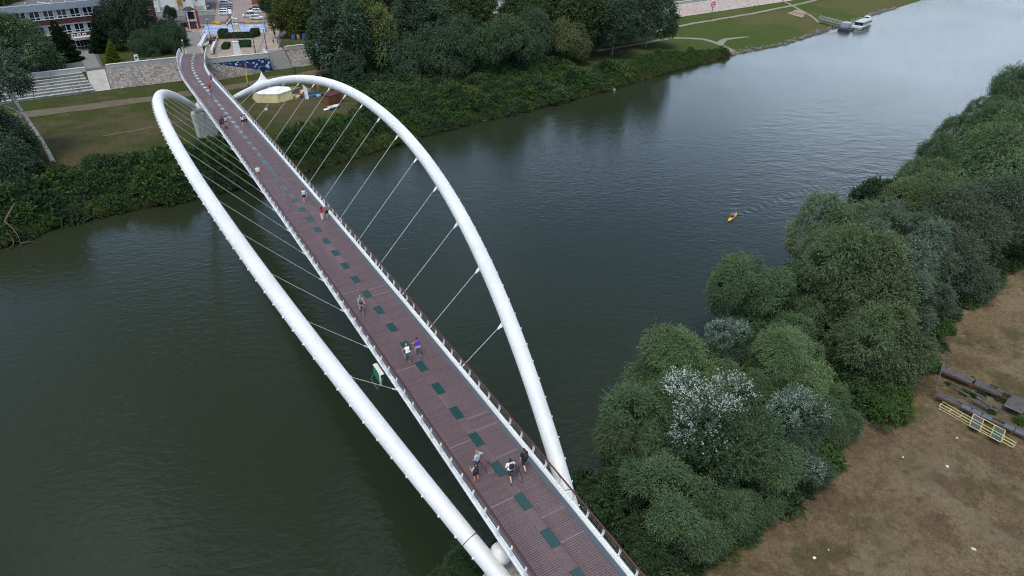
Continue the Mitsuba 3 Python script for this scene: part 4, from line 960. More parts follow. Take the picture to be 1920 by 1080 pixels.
# war memorial statue
stt = thing('statue', 'white stone statue of a horse and rider on a stepped plinth behind a hedge', 'statue')
sc = np.array([20.6, 198.6])
mat('statue_stone', principled((.60, .59, .54), .85))
for i, (w, h0, h1) in enumerate([(4.4, 0, .35), (3.3, .35, .8), (2.5, .8, 1.3), (1.75, 1.3, 3.0), (1.95, 3.0, 3.2)]):
    part(stt, 'plinth_block', bbox((w, w * .8, h1 - h0), (*sc, SQ + h0), -.3, .03, base=True), 'statue_stone')
import manifold3d as m3
def blobs(bones, sub=10, edge=.06, it=6):
    """one continuous body: hulls of sphere pairs joined and smoothed"""
    ms = []
    for a, ra, b, rb in bones:
        ma = m3.Manifold.sphere(ra, sub).translate(list(map(float, a))); mb = m3.Manifold.sphere(rb, sub).translate(list(map(float, b)))
        ms.append(m3.Manifold.batch_hull([ma, mb]))
    m = m3.Manifold.batch_boolean(ms, m3.OpType.Add)
    if edge: m = m.refine_to_length(edge)
    mm = m.to_mesh(); t = trimesh.Trimesh(np.array(mm.vert_properties[:, :3]), np.array(mm.tri_verts), process=True)
    if it: trimesh.smoothing.filter_taubin(t, iterations=it)
    return M(t.vertices, t.faces)
horse = [((-.7, 0, 1.5), .36, (.55, 0, 1.6), .40), ((.55, 0, 1.6), .34, (1.05, 0, 2.25), .2), ((1.05, 0, 2.25), .18, (1.45, 0, 2.0), .11), ((.6, .2, 1.4), .15, (.7, .2, .75), .1), ((.7, .2, .75), .09, (.65, .2, .05), .09),
         ((.6, -.2, 1.4), .15, (1.05, -.2, 1.2), .1), ((1.05, -.2, 1.2), .09, (1.0, -.2, .7), .07), ((-.7, .2, 1.3), .2, (-.85, .2, .7), .11), ((-.85, .2, .7), .1, (-.75, .2, .05), .09), ((-.7, -.2, 1.3), .2, (-.6, -.2, .7), .11), ((-.6, -.2, .7), .1, (-.6, -.2, .05), .09), ((-1.0, 0, 1.6), .12, (-1.25, 0, .9), .07)]
rider = [((-.05, 0, 1.95), .22, (0, 0, 2.6), .26), ((0, 0, 2.6), .1, (.02, 0, 2.85), .1), ((.03, 0, 3.0), .15, (.05, 0, 3.08), .14), ((0, .28, 2.6), .09, (.35, .3, 2.2), .07), ((0, -.28, 2.6), .09, (.3, -.35, 3.0), .07), ((0, .2, 1.95), .15, (.35, .42, 1.5), .11), ((.35, .42, 1.5), .1, (.2, .42, .95), .08), ((0, -.2, 1.95), .15, (.35, -.42, 1.5), .11), ((.35, -.42, 1.5), .1, (.2, -.42, .95), .08)]
part(stt, 'horse', move(blobs(horse), (*sc, SQ + 3.2), 2.6, .9), 'statue_stone', smooth=True)
part(stt, 'rider', move(blobs(rider), (*sc, SQ + 3.2), 2.6, .9), 'statue_stone', smooth=True)
# hedges: clipped leaf boxes
def hedge(poly_boxes, lab, seed, name='hedge', catg='hedge', pal=DARK):
    rng = np.random.default_rng(seed)
    vs, cs = [], []
    key = thing(name, lab, catg)
    core = []
    for (cx, cy, sx, sy, h, rz) in poly_boxes:
        core.append(bbox((sx - .25, sy - .25, h - .15), (cx, cy, SQ), rz, .2, base=True))
        n = int((sx * sy + 2 * (sx + sy) * h) * 55)
        p = rng.uniform(-.5, .5, (n, 3)); ax = rng.choice(3, n, p=np.array([sy * h, sx * h, sx * sy * 1.0]) / (sy * h + sx * h + sx * sy))
        sgn = np.where(ax == 2, 1, rng.choice([-1, 1], n)); p[np.arange(n), ax] = .5 * sgn
        p = p * [sx, sy, h] + [0, 0, h / 2] + rng.normal(0, .06, (n, 3))
        p = p @ rotz(rz).T + [cx, cy, SQ]
        d1 = norm(rng.normal(0, 1, (n, 3))); d2 = norm(np.cross(d1, rng.normal(0, 1, (n, 3))))
        vs.append(np.stack([p - d1 * .15, p + d2 * .09, p + d1 * .15, p - d2 * .09], 1).reshape(-1, 3))
        cs.append(np.repeat(np.array([x[0] for x in pal])[rng.integers(0, len(pal), n)] * rng.uniform(.8, 1.2, (n, 1)), 4, 0))
    v = np.vstack(vs); q = np.arange(len(v) // 4)[:, None] * 4
    part(key, 'leaves', M(v, np.vstack([q + [0, 1, 2], q + [0, 2, 3]])), 'leaf', color=np.vstack(cs))
    part(key, 'inner_twigs', cat(core), mat('hedge_core', principled((.045, .075, .036), .9)) if 'hedge_core' not in scene else 'hedge_core')
HZ = -.30
hedge([(19.5, 193.6, 9.6, 1.7, 1.5, HZ), (16.6, 198.2, 2.2, 5.6, 1.7, HZ), (25.2, 195.4, 2.2, 5.0, 1.7, HZ)], 'dark clipped hedge curving round the front of the statue', 1)
hedge([(14.1, 180.8, 1.6, 6.2, .9, HZ), (18.6, 179.6, 3.6, 2.2, .9, HZ), (19.6, 184.5, 3.6, 2.0, .8, HZ)], 'low hedge beds on both sides of the white flag plinth', 2)
hedge([(9.0, 219.0, 2.6, 1.6, 1.3, -.3)], 'rounded dark hedge left of the lift tower', 3)
hedge([(13.6, 248.5, 9, 1.0, .9, -.3)], 'green hedge on the stone wall before the white church', 4, pal=GREYG)
tree('shrub', 'dark_bush', 6.6, 231.0, SQ + 2.0, 1.9, 'clipped round dark tree before the white church')
# flag plinth and flag
fp = thing('flag_plinth', 'tapering white stone plinth carrying the flagpole at the terrace edge', 'plinth')
part(fp, 'base', bbox((3.6, 1.6, .3), (14.9, 167.6, SQ), -.05, .05, base=True), 'statue_stone')
v0 = [(-.95, -.6, 0), (.95, -.6, 0), (.95, .6, 0), (-.95, .6, 0), (-.62, -.45, 3.2), (.62, -.45, 3.2), (.62, .45, 3.2), (-.62, .45, 3.2)]
part(fp, 'shaft', move(M(v0, [[0, 2, 1], [0, 3, 2], [4, 5, 6], [4, 6, 7], [0, 1, 5], [0, 5, 4], [1, 2, 6], [1, 6, 5], [2, 3, 7], [2, 7, 6], [3, 0, 4], [3, 4, 7]]), (14.75, 168.2, SQ + .3), -.1), mat('white_stone', principled((.66, .66, .64), .7)))
part(fp, 'cap', bbox((1.5, 1.1, .2), (14.75, 168.2, SQ + 3.5), -.1, .03, base=True), 'white_stone')
fg = thing('flag', 'red white and green striped flag hanging from a dark red pole on the white plinth', 'flag')
part(fg, 'pole', tube([(14.75, 168.2, SQ + 3.7), (14.75, 168.2, 18.4)], .075, 8), paint(.14, .03, .035), smooth=40)
gx, gy = np.meshgrid(np.linspace(0, 1, 10), np.linspace(0, 1, 4))
for si, (nm, c) in enumerate([('red_stripe', (.50, .035, .07)), ('white_stripe', (.72, .72, .70)), ('green_stripe', (.02, .20, .08))]):
    s_ = (si + gy) / 3
    x = 14.7 - gx * 1.35; z = 18.3 - s_ * 1.25 - gx * 1.25; y = 168.2 + .16 * np.sin(gx * 9 + s_ * 3)
    v = np.stack([x, y, z], -1).reshape(-1, 3)
    i, j = np.meshgrid(np.arange(3), np.arange(9), indexing='ij')
    q = np.stack([i * 10 + j, i * 10 + j + 1, (i + 1) * 10 + j + 1, (i + 1) * 10 + j], -1).reshape(-1, 4)
    vv = np.vstack([v, v + [0, .015, 0]])
    part(fg, nm, M(vv, np.vstack([q[:, [0, 2, 1]], q[:, [0, 3, 2]], q[:, :3] + 40, q[:, [0, 2, 3]] + 40])), paint(*c, .8))
# lamps, posts, signs
def pole(x, y, z, h, lab, name='lamp_post', cat_='lamp', c=(.03, .03, .035), head=True, r=.09):
    k = thing(name, lab, cat_)
    part(k, 'post', tube([(x, y, z), (x, y, z + h)], [r, r * .6], 8), paint(*c), smooth=40)
    part(k, 'foot', move(lathe([(r * 2, 0), (r * 2, .2), (r, .5)], sides=10), (x, y, z)), paint(*c))
    if head: part(k, 'lamp_head', move(lathe([(0, .3), (.16, .25), (.2, .05), (.1, -.08), (0, -.1)], sides=12), (x, y, z + h)), paint(.7, .7, .68), smooth=40)
    return k
pole(12.4, 194.5, SQ, 5.4, 'dark lamp post left of the statue hedge')
pole(19.3, 168.6, SQ, 4.2, 'short dark post on the terrace right of the flag plinth', 'post', 'post', head=False, r=.13)
pole(23.4, 173.8, SQ, 5.2, 'tall dark mast at the right edge of the square', c=(.05, .055, .08), r=.12)
pole(29.4, 200.4, SQ, 3.2, 'dark lamp post with a white globe at the far right corner of the square')
pole(3.0, 176.6, SQ, 3.4, 'white lamp post left of the bridge ramp', c=(.6, .6, .6))
pole(2.6, 206.5, SQ, 3.0, 'white globe lamp at the top of the bridge ramp')
pole(24.2, 230, SQ, 5.6, 'thin grey lamp post by the left car row', c=(.2, .2, .21))
bsn = thing('sign_post', 'round blue traffic sign on a pole right of the square', 'sign')
part(bsn, 'post', bar((27.4, 176.2, SQ), (27.4, 176.2, SQ + 2.3), .04), 'cable')
part(bsn, 'disc', tube([(27.4, 176.12, SQ + 2.2), (27.4, 176.16, SQ + 2.2)], .36, 20), paint(.03, .20, .52))
part(bsn, 'arrow', box((.08, .02, .4), (27.4, 176.10, SQ + 2.2)), 'white_steel')
for i, (x, y, c, w) in enumerate([(33.0, 182.0, (.03, .17, .45), 1.0), (34.4, 181.8, (.55, .27, .12), .8), (36.4, 182.2, (.04, .14, .40), 1.5), (37.8, 182.0, (.55, .28, .12), .7)]):
    k = thing('playground_panel', ['blue panel nearest the lime tree', 'narrow orange panel between the blue ones', 'wide blue panel on the lawn', 'orange panel beside the dark poplar'][i], 'panel')
    part(k, 'board', bbox((w, .08, 1.2), (x, y, SQ + .5), 0, .02, base=True), paint(*c))
    part(k, 'legs', cat(bar((x - w * .4, y, SQ), (x - w * .4, y, SQ + .6), .05), bar((x + w * .4, y, SQ), (x + w * .4, y, SQ + .6), .05)), 'cable')
for i, (x, y, w, lab) in enumerate([(18.4, 221.6, 1.5, 'left yellow planter at the street end of the blue surface'), (18.9, 219.6, 1.5, 'second yellow planter in front of the left one'), (27.8, 217.0, 1.6, 'yellow planter right of the statue'), (30.2, 217.1, 1.5, 'rightmost flat yellow planter')]):
    k = thing('planter', lab, 'planter')
    part(k, 'box', bbox((w, .9, .75 - .2 * (i == 3)), (x, y, SQ + .1), -.3, .06, base=True), paint(.66, .36, .03))
    part(k, 'soil', box((w - .3, .6, .04), (x, y, SQ + .85 - .2 * (i == 3)), -.3), paint(.45, .24, .02) if i % 2 else 'asphalt')
ip = thing('info_pillar', 'white information pillar on the quay left of the bridge', 'pillar')
part(ip, 'body', bbox((.95, .4, 1.9), (-8.8, 171.4, SQ), .1, .04, base=True), 'white_stone')
part(ip, 'notice', box((.5, .04, .35), (-8.82, 171.17, SQ + 1.3), .1), 'black')
# the school
def school():
    k = thing('school_building', 'long three storey school with red brick bands, white window rows and grey roof edge', 'building')
    A = np.array([-29.6, 194.15]); U_ = np.array([.954, .300]); N_ = np.array([-U_[1], U_[0]])
    rz = math.atan2(U_[1], U_[0])
    def P(a, d, z): q = A + U_ * a + N_ * d; return (q[0], q[1], z)
    def bx(a0, a1, d0, d1, z0, z1): return box((a1 - a0, d1 - d0, z1 - z0), P((a0 + a1) / 2, (d0 + d1) / 2, (z0 + z1) / 2), rz)
    a0, a1 = -9.0, 31.4
    mat('brick_band', principled(proc(lambda p, n, uv: mix((.105, .032, .028), (.155, .055, .045), cell_rand(dr.floor((p.x + p.y * .3) * 4), dr.floor(p.z * 12), 1)) * (1 - .45 * (1 - smoothstep(.0, .012, dr.abs(p.z * 12 - dr.round(p.z * 12)) / 12 - .004)))), .8))
    mat('fascia', principled((.33, .37, .42), .6)); mat('window_white', principled((.70, .71, .72), .5)); mat('pier_grey', principled((.42, .44, .47), .7))
    mat('roof_felt', principled((.085, .088, .10), .9))
    part(k, 'wall', bx(a0, a1, .45, 14, SQ, 19.4), 'dark_glass')
    part(k, 'roof', bx(a0 - .1, a1 + .1, .6, 14.2, 19.4, 19.9), 'roof_felt')
    part(k, 'fascia', bx(a0 - .3, a1 + .3, -.25, .5, 18.45, 20.1), 'fascia')
    part(k, 'end_wall', bx(a1 - .9, a1 + .05, -.04, 14, SQ, 18.4), 'brick_band')
    for z0, z1, l0, l1 in ((14.95, 16.25, 14.65, 14.95), (11.2, 12.45, 10.9, 11.2), (8.4, 8.9, 8.35, 8.4)):
        part(k, 'brick_band', bx(a0, a1 - .9, 0, .45, z0, z1), 'brick_band')
        part(k, 'ledge', bx(a0, a1 - .9, -.08, .4, l0, l1), 'fascia')
    for z0, z1 in ((16.25, 18.45), (12.45, 14.65), (8.9, 10.9)):
        part(k, 'window_sill', bx(a0, a1 - .9, -.1, .4, z0, z0 + .14), 'window_white')
        for i in range(-3, 10):
            c = -.11 + 3.14 * i + 1.57 + .0
            if z0 < 10 and 9.0 < c < 13.5: continue
            part(k, 'pier', bx(c - 1.57 - .36, c - 1.57 + .36, .06, .45, z0 + .14, z1), 'pier_grey')
            w = part(k, 'window', cat(bx(c - 1.19, c - 1.07, .10, .40, z0 + .14, z1), bx(c + 1.07, c + 1.19, .10, .40, z0 + .14, z1), bx(c - .08, c + .08, .09, .40, z0 + .14, z1), bx(c - 1.19, c + 1.19, .11, .39, z0 + .62, z0 + .76)), 'window_white')
            for s_ in (-1, 1):
                part(w, 'pane', bx(*sorted((c + s_ * .08, c + s_ * 1.07)), .24, .27, z0 + .76, z1 - .02), 'dark_glass')
                part(w, 'lower_pane', bx(*sorted((c + s_ * .08, c + s_ * 1.07)), .22, .25, z0 + .16, z0 + .62), 'dark_glass')
    part(k, 'canopy', bx(8.2, 13.4, -2.6, .45, 10.9, 11.55), 'pier_grey')
    door = part(k, 'door', bx(8.9, 12.4, .1, .4, SQ, 10.8), 'black')
    for a in np.linspace(8.9, 12.4, 5): part(door, 'frame', bx(a - .05, a + .05, -.02, .1, SQ, 10.8), 'window_white')
    for i in range(3):
        a = 8.3 + i * 1.35
        u = part(k, 'air_conditioner', bx(a, a + .85, -.42, 0, 11.62, 12.2), 'window_white')
        part(u, 'fan_grille', move(lathe([(0, .03), (.2, .03), (.2, 0)], sides=14), P(a + .4, -.44, 11.9)) if False else bx(a + .25, a + .6, -.45, -.42, 11.72, 12.08), 'dark_steel')
    for i in range(9):
        part(k, 'roof_vent', bx(1 + i * 3.1, 1.3 + i * 3.1, 3.6, 3.9, 19.9, 20.25), 'window_white')
    part(k, 'roof_pipe', bar(P(4.2, 3.4, 20.0), P(6.2, 1.0, 20.0), .08), 'window_white')
    part(k, 'roof_box', bx(18, 22, 4, 7, 19.9, 20.8), mat('roof_green', principled((.16, .19, .13), .8)))
school()
en = [(-21.6, 192.0), (-17.8, 193.2), (-17.0, 170.2), (-20.0, 169.6)]
flat(en, SQ + .06, 'path', 'ramp_grey', 'grey paved path to the school entrance')
# white church behind the wall
def church():
    k = thing('white_church', 'white church with narrow dark windows and an orange door behind the wall', 'building')
    B = np.array([13.0, 255.0]); rz = -.10
    U_ = np.array([math.cos(rz), math.sin(rz)]); N_ = np.array([-U_[1], U_[0]])
    def bx(a0, a1, d0, d1, z0, z1):
        q = B + U_ * (a0 + a1) / 2 + N_ * (d0 + d1) / 2
        return box((a1 - a0, d1 - d0, z1 - z0), (q[0], q[1], (z0 + z1) / 2), rz)
    mat('render_white', principled(proc(lambda p, n, uv: mix((.62, .62, .59), (.76, .76, .74), fbm(p.x * .7, p.z * .5, p.y * .7, octaves=4))), .85))
    part(k, 'wall', bx(-14, 8, 0, 16, SQ, 22), 'render_white')
    part(k, 'plinth', bx(-14.1, 8.1, -.15, .2, SQ, 9.9), 'grey_slab')
    for a in (-13.6, -7.6, -1.7, 3.6, 7.6): part(k, 'buttress', bx(a - .4, a + .4, -.7, .1, SQ, 19), 'render_white')
    for a in (-10.4, -9.2, 1.2, 5.2):
        w = part(k, 'window', bx(a - .42, a + .42, -.07, .1, 11.4, 14.8), 'window_white')
        part(w, 'pane', bx(a - .32, a + .32, -.12, .05, 11.5, 14.7), 'dark_glass')
    d = part(k, 'door', bx(-1.0, .5, -.14, .1, SQ, 12.0), paint(.45, .22, .03))
    part(d, 'frame', bx(-1.15, -1.0, -.2, .1, SQ, 12.15), 'render_white')
    q = B + N_ * 8
    part(k, 'roof', move(prism([(-14.4, -8.4), (8.4, -8.4), (8.4, 8.4), (-14.4, 8.4)], 0, .4), (q[0], q[1], 22), rz), paint(.16, .07, .05))
    ridge = [(-14.4, -8.6, 0), (8.4, -8.6, 0), (8.4, 8.6, 0), (-14.4, 8.6, 0), (-14.4, 0, 7), (8.4, 0, 7)]
    part(k, 'gable_roof', move(M(ridge, [[0, 1, 5], [0, 5, 4], [2, 3, 4], [2, 4, 5], [0, 4, 3], [1, 2, 5]]), (q[0], q[1], 22.4), rz), paint(.16, .07, .05))
church()
wl = thing('garden_wall', 'pale stone wall with coping in front of the white church', 'wall')
for i in range(11):
    part(wl, 'block', bbox((1.95, .5, 1.5 if i > 4 else 1.2), (1.2 + i * 1.95, 245.5 - i * .5, SQ), -.25, .05, base=True), mat('wall_stone', principled(proc(f_conc), .9)) if 'wall_stone' not in scene else 'wall_stone')
part(wl, 'coping', box((21.5, .7, .12), (11, 243.0, SQ + 1.5), -.25, base=True), 'grey_slab')
rh = thing('red_roof_house', 'house with a red tiled roof among the park trees behind', 'house')
part(rh, 'wall', box((9, 8, 5), (116, 200, SQ), .2, base=True), 'render_white')
rr = part(rh, 'roof', move(M([(-5, -4.6, 0), (5, -4.6, 0), (5, 4.6, 0), (-5, 4.6, 0), (-5, 0, 3.2), (5, 0, 3.2)], [[0, 1, 5], [0, 5, 4], [2, 3, 4], [2, 4, 5], [0, 4, 3], [1, 2, 5], [0, 2, 1], [0, 3, 2]]), (116, 200, SQ + 5), .2), paint(.33, .085, .05))
part(rr, 'chimney', box((.7, .7, 1.6), (118, 201, SQ + 7), .2, base=True), paint(.3, .1, .07))
rb = thing('brick_kiosk', 'low reddish brick building at the right side of the street', 'building')
part(rb, 'wall', box((5, 6, 4), (41.5, 262, SQ), -.3, base=True), paint(.20, .085, .05))
part(rb, 'roof', bbox((5.6, 6.6, .35), (41.5, 262, SQ + 4), -.3, .05, base=True), paint(.25, .11, .07))
part(rb, 'window', box((.08, 1.6, 1.2), (38.9, 262.6, SQ + 1.8), -.3), 'dark_glass')
# parked cars
def car_mesh(L=4.3, W=1.76, H=1.46, van=False):
    hood = .30 if not van else .16
    low = [(-L / 2, .28), (-L / 2 + .02, .72), (-L / 2 + .12, .92), (L / 2 - L * hood, .98), (L / 2 - .12, .82), (L / 2, .55), (L / 2 - .03, .28)]
    def loft(prof, w0, w1):
        p = np.array(prof); n = len(p); zz = (p[:, 1] - p[:, 1].min()) / max(np.ptp(p[:, 1]), .01)
        w = w0 + (w1 - w0) * zz
        v = np.vstack([np.stack([p[:, 0], -w / 2, p[:, 1]], 1), np.stack([p[:, 0], w / 2, p[:, 1]], 1)])
        f = [[0, i, i + 1] for i in range(1, n - 1)] + [[n, n + i + 1, n + i] for i in range(1, n - 1)]
        for i in range(n):
            j = (i + 1) % n; f += [[i, n + j, j], [i, n + i, n + j]]
        return M(v, f)
    body = loft(low, W, W * .96)
    cab = [(-L / 2 + .15, .9), (-L / 2 + .5, H - .07), (-L / 2 + .9, H), (L * .08, H), (L / 2 - L * hood + .1, .96)]
    glass = loft(cab, W * .94, W * .78)
    roof = loft([(-L / 2 + .55, H - .06), (-L / 2 + .9, H + .012), (L * .08, H + .012), (L * .12, H - .05)], W * .80, W * .76)
    pil = [loft([(x, .93), (x + dx, H - .02), (x + dx + .09, H - .02), (x + .09, .93)], W * .955, W * .795) for x, dx in ((-L / 2 + .22, .32), (-.2, .05), (L * .16, -.16))]
    return body, glass, cat(roof, pil)
_cars = {}
def car(x, y, rz, col, lab, van=False, z=SQ + .05):
    k = thing('parked_car', lab, 'car', 'cars parked in the street by the square')
    key = (van,)
    if key not in _cars: _cars[key] = car_mesh(4.5, 1.8, 1.85, True) if van else car_mesh()
    b, g, r = _cars[key]
    def t(m): return move(m, (x, y, z), rz)
    part(k, 'body', t(b), paint(*col, .25), smooth=30)
    part(k, 'windows', t(g), 'dark_glass')
    part(k, 'roof', t(r), paint(*col, .25), smooth=30)
    for sx in (-1.32, 1.32):
        for sy in (-.82, .82):
            w = part(k, 'wheel', t(tube([(sx, sy - .1, .31), (sx, sy + .1, .31)], .31, 14, up=(0, 0, 1))), 'black')
            part(w, 'hub', t(tube([(sx, sy - .11 if sy < 0 else sy + .10, .31), (sx, sy - .10 if sy < 0 else sy + .11, .31)], .18, 10, up=(0, 0, 1))), 'cable')
    for sy in (-.6, .6):
        part(k, 'headlight', t(box((.06, .34, .14), (2.13, sy, .66))), 'window_white')
        part(k, 'tail_light', t(box((.06, .2, .2), (-2.13, sy, .78))), paint(.35, .02, .02))
W_, S_, B_, D_ = (.72, .73, .74), (.33, .35, .38), (.02, .025, .035), (.05, .06, .09)
for x, y, c, lab in [(24.6, 238.6, W_, 'white parked car at the street end, nearest of the left row'), (25.6, 244.0, W_, 'second white parked car of the left row'), (26.8, 249.4, D_, 'dark blue parked car, third of the left row'), (28.0, 255.0, B_, 'black parked car, fourth of the left row'), (29.6, 263.6, S_, 'silver parked car, fifth of the left row'), (31.6, 272.8, (.45, .52, .6), 'pale blue parked car at the top end of the left row')]:
    car(x, y, -.42, c, lab)
car(32.2, 224.4, -.35, W_, 'white parked car, nearest of the right row')
car(31.0, 230.6, math.pi - .25, W_, 'white parked van behind the nearest car of the right row', True)
car(34.6, 238.6, math.pi - .35, W_, 'white parked car, third of the right row')
car(36.4, 245.6, math.pi - .35, D_, 'dark parked car at the far end of the right row')
# ---------------------------------------------------------------- people and bicycles
SKIN = (.52, .30, .21)
def ik(a, t, l1, l2, hint):
    a, t, hint = (np.asarray(q, float) for q in (a, t, hint))
    d = t - a; L = min(np.linalg.norm(d), (l1 + l2) * .998); u = d / np.linalg.norm(d)
    x = (l1 * l1 - l2 * l2 + L * L) / (2 * L); h = math.sqrt(max(l1 * l1 - x * x, 0))
    w = hint - u * (hint @ u); w /= np.linalg.norm(w) + 1e-9
    return a + u * x + w * h, a + u * L
def person(label, x, y, z, rz, group=None, H=1.72, pelvis=.93, lean=0.0, shift=0.0, hands=None, feet=None, knee=(0, 1, .1), top=(.5, .5, .5), sleeve=.45, legs=(.03, .03, .05), cover=.8,
           shoe=(.6, .6, .6), hair=(.06, .035, .02), longhair=False, skin=SKIN, skirt=None, hat=None, name='person', twist=0.0, toes=None):
    k = thing(name, label, 'person', group)
    s = H / 1.72
    R = rotz(rz)
    def put(m): return M(np.asarray(m.vertices) * s @ R.T + [x, y, z], m.faces)
    L = math.radians(lean)
    pc = np.array([0, shift, pelvis])
    def tor(dx, up, fw=0): return pc + np.array([dx, math.sin(L) * up + math.cos(L) * fw, math.cos(L) * up - math.sin(L) * fw])
    neck, chest, waist = tor(0, .55), tor(0, .40), tor(0, .16)
    head = tor(0, .55) + np.array([0, math.sin(L * .45) * .15 + .02, .155])
    hands = hands or [(-.27, .06, .80), (.27, .02, .80)]
    feet = feet or [(-.11, -.18, .09), (.11, .22, .09)]
    hips = [tor(-.095, 0), tor(.095, 0)]; sh = [tor(-.185, .46), tor(.185, .46)]
    kn, an, el, wr = [], [], [], []
    for i in (0, 1):
        q, t = ik(hips[i], feet[i], .43, .42, knee); kn.append(q); an.append(t)
        q, t = ik(sh[i], hands[i], .29, .25, ((-1 if i == 0 else 1) * .55, -.8, -.2)); el.append(q); wr.append(t)
    S = [(tor(-.08, .0), .125, tor(.08, .0), .125), (tor(0, .0), .13, waist, .115), (waist, .115, tor(-.09, .38), .115), (waist, .115, tor(.09, .38), .115), (tor(-.16, .45), .07, tor(.16, .45), .07), (neck - (0, 0, .06), .058, head - (0, 0, .05), .055),
         (head + (0, -.012, .02), .092, head + (0, .02, -.035), .075), (head + (0, .03, -.06), .05, head + (0, .045, -.08), .036), (head + (0, .085, -.005), .02, head + (0, .098, -.025), .017), (head + (-.085, -.005, -.01), .022, head + (.085, -.005, -.01), .022)]
    fing = []
    for i in (0, 1):
        S += [(hips[i], .098, kn[i], .062), (kn[i], .062, kn[i] * .6 + an[i] * .4, .060), (kn[i] * .6 + an[i] * .4, .060, an[i], .04), (sh[i], .062, el[i], .046), (el[i], .045, wr[i], .031)]
        fd = (np.asarray(toes[i], float) if toes else np.array([0, 1.0, -.15])); fd = fd / np.linalg.norm(fd)
        S.append((an[i] + (0, 0, -.045), .038, an[i] + fd * .15 + (0, 0, -.05), .032))
        d = (wr[i] - el[i]); d /= np.linalg.norm(d)
        side = np.cross(d, [1.0, 0, 0] if abs(d[0]) < .8 else [0, 1.0, 0]); side /= np.linalg.norm(side); nr = np.cross(d, side)
        pal = wr[i] + d * .085
        S.append((wr[i], .028, pal, .03)); S.append((wr[i] + d * .03 + side * .02, .018, pal + side * .028, .016)); S.append((wr[i] + d * .03 - side * .02, .018, pal - side * .028, .016))
        for j, (o, l) in enumerate(((-.03, .036), (-.010, .042), (.011, .040), (.031, .030))):
            b = pal + side * o; m_ = b + d * l; e = m_ + d * l * .55 + nr * l * .55
            fing += [(b, .0095, m_, .009), (m_, .009, e, .008)]
        b = wr[i] + d * .035 + side * .034; m_ = b + side * .026 + d * .026
        fing += [(b, .011, m_, .010), (m_, .010, m_ + d * .028 + nr * .006, .009)]
    body = blobs(S, 10, .05, 5)
    part(k, 'body', cat(put(body), put(blobs(fing, 6, 0, 0))), paint(*skin, .6), smooth=True)
    for dx in (-.034, .034): pass
    part(k, 'eyes', put(cat(ball(head + (-.033, .082, .02), .011, 1), ball(head + (.033, .082, .02), .011, 1))), 'black')
    part(k, 'mouth', put(ball(head + (0, .082, -.055), (.022, .008, .006), 1)), paint(.32, .09, .08))
    g = .020
    T_ = [(tor(-.085, .04), .125 + g, tor(.085, .04), .125 + g), (tor(0, .05), .13 + g, waist, .118 + g), (waist, .118 + g, tor(-.09, .38), .115 + g), (waist, .118 + g, tor(.09, .38), .115 + g), (tor(-.15, .45), .07 + g * .6, tor(.15, .45), .07 + g * .6)]
    for i in (0, 1):
        if sleeve > 0:
            e = sh[i] + (el[i] - sh[i]) * min(sleeve * 1.6, 1.0); T_.append((sh[i], .064 + g, e, .052 + g))
            if sleeve > .7: T_.append((el[i], .048 + g, wr[i], .034 + g))
    part(k, 'top', put(blobs(T_, 10, .06, 4)), paint(*top, .8), smooth=True)
    if skirt:
        hem = np.array([0, shift + .02, pelvis - skirt])
        part(k, 'skirt', put(blobs([(tor(-.08, .06), .14, tor(.08, .06), .14), (tor(-.08, .0), .15, hem + (-.12, 0, .1), .13), (tor(.08, .0), .15, hem + (.12, 0, .1), .13), (hem + (-.12, 0, .1), .13, hem + (.12, 0, .1), .13)], 10, .06, 3)), paint(*legs, .8), smooth=True)
    else:
        B_ = [(tor(-.085, .0), .125 + g * 1.1, tor(.085, .0), .125 + g * 1.1)]
        for i in (0, 1):
            e = hips[i] + (kn[i] - hips[i]) * min(cover, 1.0); B_.append((hips[i], .10 + g, e, .068 + g + (.02 if cover < 1 else 0)))
            if cover > 1: B_.append((kn[i], .066 + g, an[i] + (0, 0, .03), .05 + g))
        part(k, 'trousers' if cover > 1 else 'shorts', put(blobs(B_, 10, .06, 4)), paint(*legs, .8), smooth=True)
    hb = [(head + (0, -.03, .035), .092, head + (0, .0, .045), .088), (head + (0, -.035, .02), .09, head + (0, -.05, -.05), .07)]
    if longhair: hb += [(head + (-.05, -.06, -.02), .07, head + (-.07, -.09, -.2), .05), (head + (.05, -.06, -.02), .07, head + (.07, -.09, -.2), .05)]
    part(k, 'hair', put(blobs(hb, 10, .04, 3)), paint(*hair, .7), smooth=True)
    if hat: part(k, 'cap', put(cat(blobs([(head + (0, -.02, .05), .098, head + (0, .01, .055), .095)], 10, .05, 2), blobs([(head + (-.04, .09, .05), .02, head + (.04, .09, .05), .02), (head + (0, .09, .05), .03, head + (0, .16, .04), .02)], 8, 0, 0))), paint(*hat, .8), smooth=True)
    for i in (0, 1):
        fd = (np.asarray(toes[i], float) if toes else np.array([0, 1.0, -.15])); fd = fd / np.linalg.norm(fd)
        part(k, 'shoe', put(blobs([(an[i] + (0, 0, -.03) - fd * .03, .047, an[i] + (0, 0, -.05), .045), (an[i] + (0, 0, -.05) - fd * .02, .042, an[i] + fd * .16 + (0, 0, -.055), .038)], 8, .05, 2)), paint(*shoe, .6), smooth=True)
    return k, put
def ring(c, r, t, ax=(1, 0, 0), n=28, sides=6):
    a = np.linspace(0, 2 * np.pi, n + 1)
    p = np.stack([np.zeros(n + 1), r * np.cos(a), r * np.sin(a)], 1)
    m = tube(p, t, sides, caps=False, up=(1, 0, 0))
    return M(np.asarray(m.vertices) + np.asarray(c, float), m.faces)
